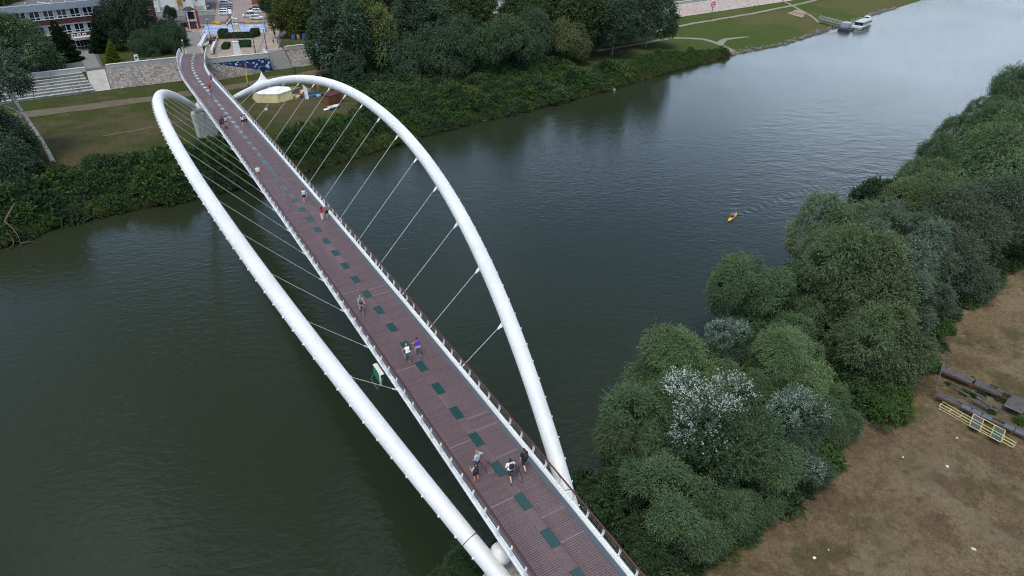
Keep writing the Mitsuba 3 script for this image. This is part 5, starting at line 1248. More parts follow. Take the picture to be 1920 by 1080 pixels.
def bicycle(label, x, y, z, rz, col, wheel=.34, steer=0.0, s=1.0, lean=0.0):
    k = thing('bicycle', label, 'bicycle')
    R = rotz(rz); cl, sl = math.cos(lean), math.sin(lean)
    RL = R @ np.array([[cl, 0, sl], [0, 1, 0], [-sl, 0, cl]])
    def put(m): return M(np.asarray(m.vertices) * s @ RL.T + [x, y, z], m.faces)
    rw, fw = np.array([0, -.52, wheel]), np.array([0, .52, wheel])
    bb, st, hd = np.array([0, -.08, .29]), np.array([0, -.25, .80]), np.array([0, .38, .84])
    part(k, 'frame', put(cat(*[bar(a, b, r, 6) for a, b, r in ((bb, st, .018), (st + (0, .02, -.04), hd + (0, 0, -.04), .017), (bb, hd + (0, .02, -.12), .02), (rw + (.05, 0, 0), bb, .010), (rw - (.05, 0, 0), bb, .010), (rw + (.05, 0, 0), st, .009), (rw - (.05, 0, 0), st, .009))])), paint(*col, .35))
    part(k, 'fork', put(cat(bar(hd, fw + (.05, 0, 0), .012), bar(hd, fw - (.05, 0, 0), .012), bar(hd, hd + (0, -.03, .16), .014))), paint(*col, .35))
    for c in (rw, fw):
        w = part(k, 'wheel', put(ring(c, wheel - .045, .012)), 'cable')
        part(w, 'tyre', put(ring(c, wheel - .02, .021)), 'black')
        part(w, 'spokes', put(cat([bar(c + (q * .03, 0, 0), c + (0, math.cos(a) * (wheel - .05), math.sin(a) * (wheel - .05)), .0025, 4) for q in (-1, 1) for a in np.linspace(0, 6.283, 9)[:-1] + q * .2])), 'cable')
    part(k, 'saddle', put(blobs([(st + (0, -.09, .10), .055, st + (-.03, -.07, .10), .045), (st + (0, -.09, .10), .055, st + (.03, -.07, .10), .045), (st + (0, -.08, .10), .05, st + (0, .13, .10), .022), (st, .016, st + (0, 0, .1), .016)], 8, 0, 0)), 'black')
    hb = hd + (0, -.04, .20)
    part(k, 'handlebar', put(cat(tube([hb + (-.28, -.10, .0), hb + (-.20, -.02, 0), hb, hb + (.20, -.02, 0), hb + (.28, -.10, 0)], .014, 6), bar(hd + (0, -.03, .1), hb, .014))), 'dark_steel')
    part(k, 'pedals', put(cat(ring(bb + (.05, 0, 0), .09, .008, n=14), bar(bb + (.08, 0, 0), bb + (.08, .1, -.13), .01), bar(bb - (.08, 0, 0), bb + (-.08, -.1, .13), .01), box((.1, .09, .025), bb + (.13, .1, -.13)), box((.1, .09, .025), bb + (-.13, -.1, .13)))), 'dark_steel')
    return k
def rider(label, x, y, rz, H=1.7, **kw):
    z = float(zd(y)) + .004
    return person(label, x, y, z, rz, H=H, pelvis=1.0, shift=-.27, lean=kw.pop('lean', 24), hands=[(-.27, .26, 1.06), (.27, .26, 1.06)], feet=[(-.13, .02, .26), (.13, -.14, .50)], knee=(0, 1, .25), **kw)
# cyclist riding towards the camera
bicycle('black bicycle ridden towards the camera by the woman in blue', -1.50, 28.3, float(zd(28.3)) + .004, math.pi - .05, (.02, .02, .025))
rider('blonde woman in a light blue top cycling towards the camera by the left railing', -1.50, 28.3, math.pi - .05, top=(.16, .30, .42), sleeve=0, legs=(.02, .025, .05), cover=.55, hair=(.42, .27, .12), longhair=True, shoe=(.75, .75, .75), lean=16)
bicycle('black bicycle under the cyclist in the white top', -.72, 19.6, float(zd(19.6)) + .004, .10, (.015, .015, .018))
rider('blond cyclist in a white tank top and blue shorts riding away', -.72, 19.6, .10, top=(.74, .75, .78), sleeve=0, legs=(.06, .14, .30), cover=.7, hair=(.40, .26, .12), shoe=(.1, .1, .1))
bicycle('dark bicycle under the cyclist in the purple top', .38, 20.0, float(zd(20.0)) + .004, .08, (.05, .05, .06))
rider('dark haired cyclist in a purple top and pale blue shorts riding away', .38, 20.0, .08, top=(.12, .03, .34), sleeve=0, legs=(.42, .55, .66), cover=.6, hair=(.02, .015, .012), shoe=(.3, .2, .15))
zz = lambda y: float(zd(y)) + .004
person('person in a dark tank top, black shorts and red shoes by the left railing', -1.82, 5.45, zz(5.45), .25, top=(.035, .035, .055), sleeve=0, legs=(.015, .015, .018), cover=.75, shoe=(.50, .04, .05), hair=(.03, .02, .02), feet=[(-.12, .02, .09), (.14, -.06, .09)], hands=[(-.34, .18, 1.25), (.24, .0, .82)])
person('person in a pale grey shirt with a hand on the hip beside the red bicycle', -1.30, 6.25, zz(6.25), .4, top=(.40, .46, .56), sleeve=.45, legs=(.02, .02, .035), cover=.8, hair=(.30, .22, .12), H=1.75, hands=[(-.2, .15, .98), (.42, .10, 1.22)], feet=[(-.12, .0, .09), (.12, .05, .09)])
bicycle('bicycle with red parts leaning beside the two standing people', -.98, 5.9, zz(5.9), .5, (.30, .02, .08), lean=.12)
person('man in a white shirt and dark backpack striding and pushing a bicycle', .22, 4.4, zz(4.4), -.15, H=1.8, top=(.78, .77, .80), sleeve=.5, legs=(.02, .02, .03), cover=.75, skin=(.50, .32, .18), shoe=(.10, .10, .10), hair=(.02, .013, .012), lean=9, feet=[(-.16, -.55, .28), (.10, .22, .09)], hands=[(-.20, .28, 1.05), (.34, .34, 1.02)], toes=[(0, .5, -1), (0, 1, -.1)])
bicycle('black bicycle pushed by the man in the white shirt', .80, 4.55, zz(4.55), -.15, (.02, .02, .022), lean=.06)
person('young man in black with a large black backpack walking away by the right railing', 1.52, 4.75, zz(4.75), -.12, H=1.78, top=(.014, .013, .016), sleeve=.45, legs=(.014, .013, .016), cover=.8, skin=(.58, .40, .32), shoe=(.12, .12, .13), hair=(.018, .014, .012), lean=7, feet=[(-.12, -.5, .26), (.10, .16, .09)], toes=[(0, .5, -1), (0, 1, -.1)])
def backpack(lab, x, y, z, rz, s, col, off=(0, -.24, 1.25)):
    k = thing('backpack', lab, 'backpack')
    R = rotz(rz)
    def put(m): return M(np.asarray(m.vertices) * s @ R.T + [x, y, z], m.faces)
    o = np.array(off)
    part(k, 'bag', put(blobs([(o + (-.09, 0, -.17), .09, o + (.09, 0, -.17), .09), (o + (-.09, 0, .13), .08, o + (.09, 0, .13), .08), (o + (-.09, 0, -.17), .09, o + (-.09, 0, .13), .08), (o + (.09, 0, -.17), .09, o + (.09, 0, .13), .08), (o + (0, -.05, -.1), .1, o + (0, -.04, .08), .09)], 10, .06, 3)), paint(*col, .8), smooth=True)
    part(k, 'strap', put(cat(*[tube([o + (sx * .10, .05, .16), o + (sx * .13, .14, .26), o + (sx * .12, .30, .20), o + (sx * .14, .32, -.02), o + (sx * .12, .12, -.15)], .022, 6) for sx in (-1, 1)])), paint(*col, .8))
backpack('dark backpack on the back of the man in the white shirt', .22, 4.4, zz(4.4), -.15, 1.05, (.016, .016, .028), (.04, -.06, 1.22))
backpack('large black backpack on the young man in black', 1.52, 4.75, zz(4.75), -.12, 1.03, (.022, .022, .026), (.06, -.10, 1.22))
person('woman in a red top and white trousers walking away', 1.30, 49.2, zz(49.2), .08, top=(.50, .03, .05), sleeve=.35, legs=(.74, .74, .78), cover=1.2, shoe=(.05, .05, .06), hair=(.015, .01, .01), longhair=True, H=1.66)
person('person in a striped shirt and black shorts walking close to the right railing', 1.98, 49.6, zz(49.6), .05, top=(.24, .20, .17), sleeve=.5, legs=(.012, .012, .014), cover=.75, shoe=(.5, .48, .45), hair=(.03, .02, .015), H=1.75)
person('person in a white top and navy shorts with a pale towel walking away', .98, 55.6, zz(55.6), -.1, top=(.66, .60, .64), sleeve=.2, legs=(.02, .025, .07), cover=.7, shoe=(.7, .68, .66), hair=(.02, .016, .014), H=1.7)
tw = thing('towel', 'pale striped towel over the right arm of the walker in the white top', 'towel')
part(tw, 'cloth', plate([(1.26, 55.45, zz(55) + 1.12), (1.34, 55.72, zz(55) + 1.12), (1.38, 55.74, zz(55) + .66), (1.28, 55.44, zz(55) + .66)], .03), paint(.52, .56, .72, .9))
person('person in a loose white shirt walking towards the camera by the left railing', -2.16, 66.2, zz(66.2), math.pi - .1, top=(.76, .72, .74), sleeve=.5, legs=(.30, .14, .06), cover=.8, shoe=(.75, .72, .72), hair=(.10, .08, .07), H=1.74)
person('woman in a white top and dark skirt walking beside the right railing', 1.05, 91.8, zz(91.8), .1, top=(.70, .64, .68), sleeve=.3, legs=(.02, .02, .05), skirt=.42, hair=(.02, .015, .02), longhair=True, H=1.68)
person('woman in a long dark dress next to the right railing', 1.62, 92.2, zz(92.2), .15, top=(.50, .28, .26), sleeve=.2, legs=(.035, .028, .028), skirt=.58, hair=(.03, .02, .02), H=1.68)
person('woman in white top and blue shorts standing with the group at the left railing', -1.35, 92.8, zz(92.8), .6, top=(.70, .66, .66), sleeve=.2, legs=(.03, .06, .13), cover=.5, hair=(.04, .015, .02), longhair=True, H=1.66)
person('person in dark grey clothes standing at the left railing', -1.85, 92.9, zz(92.9), .2, top=(.06, .065, .062), sleeve=.5, legs=(.07, .07, .075), cover=1.2, hair=(.012, .012, .012), H=1.76)
person('dark clothed person leaning at the left railing behind the sitting one', -2.25, 92.2, zz(92.2), -.6, top=(.03, .03, .035), sleeve=.5, legs=(.03, .025, .03), cover=1.2, hair=(.012, .012, .012), H=1.7, lean=14)
person('person in a pink top sitting on the deck by the left railing', -2.05, 91.2, zz(91.2), -1.2, pelvis=.14, lean=-8, top=(.40, .10, .16), sleeve=.4, legs=(.03, .02, .03), cover=1.2, shoe=(.75, .72, .72), hair=(.03, .02, .02), feet=[(-.14, .80, .10), (.14, .76, .10)], knee=(0, .2, 1), hands=[(-.30, -.20, .06), (.30, -.1, .06)], toes=[(-.2, .2, 1), (.2, .2, 1)])
person('jogger in a bright pink top and blue shorts on the ramp', float(clx(127.2)) + 1.95, 127.2, zz(127.2), math.pi + .1, top=(.62, .05, .16), sleeve=.35, legs=(.03, .07, .22), cover=.7, hair=(.03, .02, .02), H=1.72, lean=6)
bicycle('dark bicycle of the cyclist in red on the ramp', .42, 119.2, zz(119.2), .05, (.1, .02, .03))
rider('cyclist in a dark red jersey riding up the ramp', .42, 119.2, .05, top=(.36, .02, .05), sleeve=.45, legs=(.02, .02, .02), cover=.7, hair=(.25, .02, .04), lean=34)
for lab, x, y, tp, lg, rz in [('person walking on the square left of the statue hedge', 13.8, 190.8, (.55, .52, .5), (.05, .05, .06), 2.0), ('dark dressed person on the terrace beside the stairs', 9.8, 173.2, (.03, .03, .035), (.02, .02, .02), 1.2), ('person in black standing right of the square under the tree', 29.6, 189.6, (.02, .018, .02), (.03, .015, .02), .5), ('dark dressed person by the far right corner of the square', 31.0, 197.0, (.03, .03, .05), (.03, .03, .04), 3.0), ('person in dark clothes at the top of the bridge ramp', 7.6, 209.4, (.05, .03, .03), (.02, .02, .025), .4), ('person in white beside the left car row', 21.6, 254.0, (.6, .6, .62), (.1, .1, .14), 0), ('person beside the stone wall corner near the parked cars', 20.6, 241.5, (.03, .03, .03), (.02, .02, .03), 0), ('second person at the top of the ramp near the lift tower', 13.4, 212.2, (.45, .35, .32), (.06, .05, .05), .5), ('person walking with a bag at the mast right of the square', 27.0, 180.8, (.42, .34, .38), (.12, .12, .16), 0)]:
    person(lab, x, y, SQ + .055, rz, top=tp, legs=lg, cover=1.2)
person('person in blue sitting on the dirt path behind the tents', 31.4, 152.6, gz(31.4, 152.6) + .05, 2.6, top=(.12, .14, .30), legs=(.03, .03, .04), cover=1.2, pelvis=.14, feet=[(-.14, .7, .1), (.14, .66, .1)], knee=(0, .2, 1), hands=[(-.3, .2, .3), (.3, .2, .3)])
person('dark clothed person sitting beside the one in blue', 30.5, 152.8, gz(30.5, 152.8) + .05, 2.9, top=(.03, .03, .04), legs=(.03, .03, .04), cover=1.2, pelvis=.14, feet=[(-.14, .7, .1), (.14, .66, .1)], knee=(0, .2, 1), hands=[(-.3, .2, .3), (.3, .2, .3)])
person('walker on the narrow footpath of the far right meadow', 231, 184.0, gz(231, 184) + .03, .4, top=(.03, .03, .04), legs=(.03, .03, .04), cover=1.2)
# ---------------------------------------------------------------- kayak
kx, ky, krz = 67.45, 43.95, math.atan2(1.5, 3.7) - math.pi / 2 + math.pi
KR = rotz(krz)
def kput(m): return M(np.asarray(m.vertices) @ KR.T + [kx, ky, 0], m.faces)
kk = thing('kayak', 'small yellow kayak crossing the open water alone', 'kayak')
ts_ = np.linspace(-1, 1, 25); rows = []
for t in ts_:
    w = .33 * max(1 - abs(t) ** 2.3, .01); y_ = t * 2.2; rise = .10 * t ** 4
    a = np.linspace(0, 2 * np.pi, 16, endpoint=False)
    rows.append(np.stack([w * np.cos(a), np.full(16, y_), .10 + rise + np.where(np.sin(a) > 0, .13, .16) * np.sin(a) * max(1 - abs(t) ** 4, .05)], 1))
v = np.vstack(rows); i, j = np.meshgrid(np.arange(24), np.arange(16), indexing='ij')
q = np.stack([i * 16 + j, i * 16 + (j + 1) % 16, (i + 1) * 16 + (j + 1) % 16, (i + 1) * 16 + j], -1).reshape(-1, 4)
part(kk, 'hull', kput(M(v, np.vstack([q[:, [0, 2, 1]], q[:, [0, 3, 2]]]))), paint(.72, .42, .03, .3), smooth=50)
part(kk, 'cockpit_rim', kput(M(np.asarray(ring((0, 0, 0), .3, .025).vertices)[:, [1, 2, 0]] * [.8, 1.4, 1] + [0, -.1, .235], ring((0, 0, 0), .3, .025).faces)), 'black')
part(kk, 'cockpit_well', kput(lathe([(0, .231), (.22, .232)], sides=16)), 'black')
person('kayaker in grey paddling the yellow kayak', kx, ky, .02, krz, pelvis=.20, shift=-.2, lean=4, top=(.24, .25, .30), sleeve=.3, legs=(.03, .03, .04), cover=1.2, hair=(.03, .015, .02), feet=[(-.14, .62, .16), (.14, .62, .16)], knee=(0, .1, 1), hands=[(-.42, .22, .62), (.38, .26, .46)], toes=[(0, .3, 1), (0, .3, 1)])
pd = thing('paddle', 'double bladed paddle held across the yellow kayak', 'paddle')
a_, b_ = np.array([-1.15, .26, .84]), np.array([1.05, .38, .06])
part(pd, 'shaft', kput(bar(a_, b_, .016)), 'black')
for e, sg in ((a_, -1), (b_, 1)):
    d = (b_ - a_) / np.linalg.norm(b_ - a_) * sg
    part(pd, 'blade', kput(plate([e - d * .08 + (0, 0, .05), e + d * .38 + (0, .0, .1), e + d * .40 - (0, .0, .08), e - d * .05 - (0, 0, .06)], .02)), 'dark_steel')
# ---------------------------------------------------------------- camp on the meadow
def fabric(c, seed=0):
    nm = f'fabric_{len(_paint)}_{seed}'
    return mat(nm, principled(proc(lambda p, n, uv: mix([q * .86 for q in c], c, fbm(p.x * 1.1 + seed, p.y * 1.1, p.z * 1.4, octaves=3))), .9))
F_CREAM, F_TOP = fabric((.50, .45, .24), 1), fabric((.76, .77, .78), 2)
tn = thing('marquee', 'big tent with a white roof and cream cloth walls seen under the right arch', 'tent')
g0 = 3.75
base = np.array([(11.7, 142.0), (11.9, 137.6), (16.2, 135.1), (20.2, 137.2), (20.6, 141.4), (16.0, 144.2)])
eave = np.array([(12.5, 141.4), (12.7, 137.8), (16.4, 135.9), (20.0, 138.2), (20.2, 141.2), (16.0, 143.4)])
for i in range(6):
    j = (i + 1) % 6
    n = 10; ts2 = np.linspace(0, 1, n)
    v = []
    for t in ts2:
        b = base[i] + (base[j] - base[i]) * t; e = eave[i] + (eave[j] - eave[i]) * t
        c = (b + e) / 2; out = (b - e) / (np.linalg.norm(b - e) + 1e-6); w = .16 * math.sin(t * 17 + i)
        v += [(*(b + out * w), g0), (*(c + out * w * .6), g0 + .95), (*e, g0 + 1.9)]
    v = np.array(v); ii, jj = np.meshgrid(np.arange(n - 1), np.arange(2), indexing='ij')
    q = np.stack([ii * 3 + jj, ii * 3 + jj + 1, (ii + 1) * 3 + jj + 1, (ii + 1) * 3 + jj], -1).reshape(-1, 4)
    vv = np.vstack([v, v + [0, 0, .01]])
    part(tn, 'wall_cloth', M(v, np.vstack([q[:, :3], q[:, [0, 2, 3]]])), F_CREAM, smooth=60)
top = np.array([16.2, 139.8, g0 + 3.3]); v = [top] + [(*e, g0 + 1.93) for e in eave]
ridge1, ridge2 = np.array([14.8, 140.0, g0 + 2.75]), np.array([17.8, 139.6, g0 + 2.75])
v = [ridge1, ridge2] + [(*(e + (e - [16.2, 139.8]) * .05), g0 + 1.9) for e in eave]
part(tn, 'roof_cloth', M(v, [[0, 2, 3], [0, 3, 4], [0, 4, 1], [1, 4, 5], [1, 5, 6], [1, 6, 7], [0, 1, 7], [0, 7, 2]]), F_TOP)
for e in eave[:4]: part(tn, 'pole', bar((*e, g0), (*e, g0 + 1.95), .04), 'cable')
t2 = thing('pavilion_tent', 'white pointed tent roof behind the arch foot and the big tent', 'tent')
cx_, cy_ = 16.0, 148.0
pr_ = [(2.9, 0), (1.9, .55), (1.0, 1.3), (.4, 2.2), (.06, 3.0), (0, 3.05)]
m = lathe(pr_, (cx_, cy_, g0 + 1.5), sides=6)
part(t2, 'roof_cloth', m, F_TOP)
for a in np.linspace(0, 6.283, 7)[:-1]: part(t2, 'pole', bar((cx_ + 2.7 * math.cos(a), cy_ + 2.7 * math.sin(a), g0), (cx_ + 2.7 * math.cos(a), cy_ + 2.7 * math.sin(a), g0 + 1.6), .04), 'cable')
def hut(lab, x, y, z, w, d, h, rz, wc, rc, name='shed'):
    k = thing(name, lab, 'shed')
    part(k, 'wall', box((w, d, h), (x, y, z), rz, base=True), paint(*wc, .8))
    n = max(3, int(w / .55))
    R = rotz(rz)
    for q in range(n):
        a = -w / 2 + (q + .5) * w / n
        part(k, 'wall_board', box((w / n - .03, .03, h - .02), np.array([x, y, z]) + R @ np.array([a, -d / 2 - .012, 0]), rz, base=True), paint(*[c * (.85 + .3 * ((q * 7) % 5) / 5) for c in wc], .8))
    m_ = int(d / .6)
    for q in range(m_):
        a = -d / 2 + (q + .5) * d / m_
        part(k, 'wall_board', box((.03, d / m_ - .03, h - .02), np.array([x, y, z]) + R @ np.array([-w / 2 - .012, a, 0]), rz, base=True), paint(*[c * (.85 + .3 * ((q * 3) % 5) / 5) for c in wc], .8))
    o = .15
    rf = M([(-w / 2 - o, -d / 2 - o, h - .02), (w / 2 + o, -d / 2 - o, h - .02), (w / 2 + o, d / 2 + o, h - .02), (-w / 2 - o, d / 2 + o, h - .02), (-w / 2 - o, 0, h + .5), (w / 2 + o, 0, h + .5)], [[0, 1, 5], [0, 5, 4], [2, 3, 4], [2, 4, 5], [0, 4, 3], [1, 2, 5], [0, 2, 1], [0, 3, 2]])
    part(k, 'roof', move(rf, (x, y, z), rz), paint(*rc, .7))
    part(k, 'door', box((.9, .04, h - .4), np.array([x, y, z]) + R @ np.array([w * .2, -d / 2 - .04, .05]), rz, base=True), paint(*[c * .8 for c in wc], .8))
hut('brown wooden shed with a dark red roof right of the tents under the arch', 27.3, 130.6, 3.55, 4.0, 2.6, 2.1, .45, (.17, .070, .025), (.075, .022, .030))
hut('orange brown hut in the shade under the hanging willow', 58.0, 137.4, 3.4, 5.0, 3.0, 2.0, .25, (.36, .15, .03), (.06, .045, .04))
bn = thing('banner_flag', 'tall white feather flag standing between the tents and the shed', 'flag')
part(bn, 'pole', tube(smooth_line([(22.35, 134.6, 3.6), (22.2, 134.9, 6.0), (22.1, 135.1, 7.4)], 8), .03, 6), 'cable')
part(bn, 'cloth', plate([(22.30, 134.7, 4.0), (23.05, 134.3, 4.0), (22.95, 134.6, 6.6), (22.2, 134.95, 7.35)], .02), F_TOP)
rfl = thing('red_banner', 'small dark red banner left of the brown shed', 'flag')
part(rfl, 'pole', bar((27.0, 140.4, 3.8), (27.0, 140.4, 6.0), .03), 'cable')
part(rfl, 'cloth', plate([(27.03, 140.4, 4.5), (27.5, 140.2, 4.5), (27.4, 140.2, 5.95), (27.03, 140.4, 5.95)], .02), paint(.42, .04, .03, .9))
rb_ = np.random.default_rng(21)
def row_boat(lab, x, y, z, rz, L, W, col, up=False):
    k = thing('boat_hull', lab, 'boat')
    ts2 = np.linspace(-1, 1, 17); rows = []
    for t in ts2:
        w = W / 2 * max(1 - abs(t) ** 2.6, .04) if t > 0 else W / 2 * max(1 - abs(t) ** 5 * .45, .3); a = np.linspace(np.pi, 2 * np.pi, 9)
        rows.append(np.stack([t * L / 2 + a * 0, w * np.cos(a), .42 + .42 * np.sin(a) + .1 * t * t], 1))
    v = np.vstack(rows); i, j = np.meshgrid(np.arange(16), np.arange(8), indexing='ij')
    q = np.stack([i * 9 + j, i * 9 + j + 1, (i + 1) * 9 + j + 1, (i + 1) * 9 + j], -1).reshape(-1, 4)
    f = np.vstack([q[:, :3], q[:, [0, 2, 3]]])
    m = M(v, f)
    if up: m = M(v * [1, 1, -1] + [0, 0, .45], f[:, ::-1])
    part(k, 'hull', move(m, (x, y, z), rz), paint(*col, .5), smooth=50)
    if not up:
        part(k, 'bench', move(box((.25, W * .85, .04), (0, 0, .3)), (x, y, z), rz), paint(*[c * .6 for c in col], .7))
        part(k, 'gunwale', move(tube(np.vstack([[r[0] for r in rows], [r[-1] for r in rows][::-1]]), .03, 5), (x, y, z), rz), paint(*[c * .9 for c in col], .4))
row_boat('white dinghy lying on the grass in front of the brown shed', 26.4, 126.4, 3.5, .5, 3.4, 1.5, (.62, .64, .64))
part(thing('tarpaulin', 'white plastic sheet at the bow of the dinghy', 'tarpaulin'), 'sheet', move(M([(-.5, -.3, .05), (.5, -.35, .1), (.7, .3, .06), (.1, .45, .3), (-.6, .3, .08)], [[0, 1, 3], [1, 2, 3], [0, 3, 4]]), (24.3, 125.6, 3.5)), F_TOP)
for i, (x, y, rz, L, W, c, up, lab) in enumerate([(23.4, 138.8, .8, 4.0, .9, (.03, .06, .15), True, 'dark blue upturned boat in front of the white feather flag'), (25.4, 137.6, .1, 3.6, .9, (.02, .07, .18), True, 'blue upturned boat right of the white feather flag'), (26.4, 137.0, -.1, 1.8, .9, (.10, .40, .60), True, 'light blue plastic float beside the red banner'), (21.0, 139.4, 2.4, 3.0, .8, (.60, .55, .60), True, 'pinkish white upturned kayak beside the tent'), (22.4, 143.0, .4, 3.6, .9, (.03, .03, .05), True, 'black upturned boat behind the tent'), (23.6, 141.8, 1.0, 3.4, .8, (.62, .64, .66), True, 'white upturned kayak behind the feather flag'), (24.6, 143.4, .2, 3.0, .9, (.55, .22, .03), True, 'orange kayak heap behind the feather flag'), (25.4, 141.4, -.2, 3.8, .9, (.02, .05, .13), True, 'navy upturned kayak right of the orange one'), (20.6, 146.2, .1, 3.8, .8, (.45, .05, .06), True, 'red upturned kayak behind the big tent'), (22.0, 146.9, .1, 3.6, .8, (.48, .20, .05), True, 'orange brown kayak next to the red one'), (22.2, 145.6, .15, 4.2, .7, (.12, .33, .22), True, 'green kayak beside the orange brown one')]):
    row_boat(lab, x, y, 3.75, rz, L, W, c, up)
for i, (x, y, sx, sy, sz, c, lab) in enumerate([(21.2, 137.6, 1.6, .8, .7, (.20, .14, .09), 'wooden table beside the cream tent wall'), (22.0, 136.6, .5, .5, .8, (.05, .03, .09), 'dark purple bag under the table'), (20.9, 136.4, 1.0, .6, .5, (.40, .30, .08), 'yellow crate beside the cream tent wall'), (23.3, 140.2, .5, .4, .5, (.50, .25, .05), 'orange box between the upturned boats'), (12.4, 131.0, .6, .4, .3, (.70, .72, .74), 'white box on the grass beside the arch foot'), (12.9, 131.3, .7, .5, .3, (.02, .04, .14), 'dark blue bag on the grass beside the arch foot')]):
    nm = 'table' if 'table' in lab else 'bag' if 'bag' in lab else 'crate'
    k = thing(nm, lab, nm if nm != 'crate' else 'box')
    if nm == 'table':
        part(k, 'top', bbox((sx, sy, .06), (x, y, gz(x, y) + sz), .5, .02), paint(*c))
        for a in (-1, 1):
            for b in (-1, 1): part(k, 'leg', bar((x + a * sx * .35 * .88, y + a * sx * .35 * .48 + b * .2, gz(x, y)), (x + a * sx * .35 * .88, y + a * sx * .35 * .48 + b * .2, gz(x, y) + sz), .03), paint(*c))
    elif nm == 'bag':
        part(k, 'body', blobs([((x - sx * .25, y, gz(x, y) + sz * .35), sz * .35, (x + sx * .25, y, gz(x, y) + sz * .35), sz * .35), ((x, y, gz(x, y) + sz * .6), sz * .2, (x + .1, y, gz(x, y) + sz * .7), sz * .18)], 8, .1, 3), paint(*c, .8), smooth=True)
    else:
        part(k, 'body', bbox((sx, sy, sz), (x, y, gz(x, y)), .4, .03, base=True), paint(*c))
        part(k, 'lid', bbox((sx + .06, sy + .06, .06), (x, y, gz(x, y) + sz), .4, .02, base=True), paint(*[min(q * 1.15, .9) for q in c]))
gp = thing('gauge_pole', 'yellow and blue striped pole on the dirt path left of the white tent', 'post')
z0 = gz(12.95, 151.1)
part(gp, 'blue_foot', tube([(12.95, 151.1, z0), (12.95, 151.1, z0 + .9)], .14, 10), paint(.02, .05, .16), smooth=40)
part(gp, 'yellow_shaft', tube([(12.95, 151.1, z0 + .9), (12.95, 151.1, z0 + 4.3)], .11, 10), paint(.62, .50, .03), smooth=40)
part(gp, 'blue_top', tube([(12.95, 151.1, z0 + 4.3), (12.95, 151.1, z0 + 6.3)], .10, 10), paint(.03, .09, .25), smooth=40)
gb = thing('litter_post', 'green litter post beside the dirt path under the concrete ramp', 'bin')
z0 = gz(26.2, 157.6)
part(gb, 'body', tube([(26.2, 157.6, z0), (26.2, 157.6, z0 + 1.7)], .28, 14), paint(.01, .11, .05), smooth=40)
part(gb, 'cap', lathe([(.36, 1.7), (.36, 1.85), (.1, 2.0), (0, 2.0)], (26.2, 157.6, z0), 14), paint(.01, .13, .06))
# ---------------------------------------------------------------- far right: jetty, boat, river sign
jt = thing('jetty', 'grey gangway and floating landing stage at the far bank beside the white boat', 'jetty')
part(jt, 'gangway', plate([(244.2, 160.9, 3.2), (248.2, 152.2, 1.7), (250.0, 152.8, 1.7), (246.0, 161.6, 3.2)], .3), 'gutter')
for a, b in (((244.2, 160.9, 4.2), (248.2, 152.2, 2.7)), ((246.0, 161.6, 4.2), (250.0, 152.8, 2.7))):
    part(jt, 'railing', cat(bar(a, b, .06), [bar(np.array(a) + (np.array(b) - a) * t - (0, 0, 1.0), np.array(a) + (np.array(b) - a) * t, .05) for t in np.linspace(0, 1, 7)]), 'cable')
part(jt, 'float', bbox((6.5, 4.6, 1.3), (248.6, 150.3, .2), .3, .15), 'dark_steel')
part(jt, 'deck_cabin', bbox((4.2, 3.2, 1.9), (249.6, 151.2, .9), .3, .1, base=True), paint(.30, .32, .36))
part(jt, 'red_panel', box((1.8, .1, .6), (248.6, 149.2, 1.6), .3), paint(.35, .12, .13))
pb = thing('passenger_boat', 'white passenger boat with a row of dark windows moored at the landing stage', 'boat')
bc, brz = np.array([262.6, 152.0]), .31
def bput(m): return move(m, (bc[0], bc[1], 0), brz, .86)
rows = []
for t in np.linspace(-1, 1, 17):
    w = 2.3 * (1 - max(t, 0) ** 2.6 * .92); rows.append(np.array([(t * 10, -w, 1.5 + .5 * max(t, 0) ** 2), (t * 10, -w * .8, 0.0), (t * 10, -w * .3, -.5), (t * 10, w * .3, -.5), (t * 10, w * .8, 0.0), (t * 10, w, 1.5 + .5 * max(t, 0) ** 2)]))
v = np.vstack(rows); i, j = np.meshgrid(np.arange(16), np.arange(6), indexing='ij')
q = np.stack([i * 6 + j, i * 6 + (j + 1) % 6, (i + 1) * 6 + (j + 1) % 6, (i + 1) * 6 + j], -1).reshape(-1, 4)
part(pb, 'hull', bput(M(v, np.vstack([q[:, :3], q[:, [0, 2, 3]], [[0, 2, 1], [0, 3, 2], [0, 4, 3], [0, 5, 4]]]))), 'window_white', smooth=30)
part(pb, 'stripe', bput(cat(box((16, .06, .3), (-1.5, -2.12, .35)), box((.06, 4.2, .3), (-10.05, 0, .35)))), paint(.02, .10, .06))
part(pb, 'cabin', bput(bbox((14, 3.9, 1.5), (-1.5, 0, 1.5), 0, .1, base=True)), 'dark_glass')
for a in np.arange(-8.2, 5.6, 1.5): part(pb, 'window_pillar', bput(box((.3, 4.0, 1.45), (a, 0, 1.5), 0, base=True)), 'window_white')
part(pb, 'roof', bput(bbox((15.2, 4.4, .22), (-1.5, 0, 3.0), 0, .08, base=True)), paint(.36, .42, .38))
part(pb, 'wheelhouse', bput(bbox((2.2, 2.4, 1.4), (3.2, 0, 3.2), 0, .1, base=True)), 'window_white')
part(pb, 'wheelhouse_window', bput(box((2.3, 2.1, .6), (3.2, 0, 3.8), 0, base=True)), 'dark_glass')
for a in (-3.5, -6.5): part(pb, 'roof_box', bput(bbox((1.3, .9, .6), (a, .4, 3.2), 0, .06, base=True)), 'window_white')
part(pb, 'mast', bput(bar((4.6, 0, 3.2), (4.6, 0, 6.2), .06)), 'window_white')
rs = thing('river_sign', 'round red and white river sign on a tall pole at the footpath', 'sign')
zg = gz(196.9, 176)
part(rs, 'pole', bar((196.9, 176, zg), (196.9, 176, 10.2), .13), 'gutter')
part(rs, 'disc', tube([(196.8, 175.82, 9.6), (196.8, 175.9, 9.6)], 1.05, 20), 'window_white')
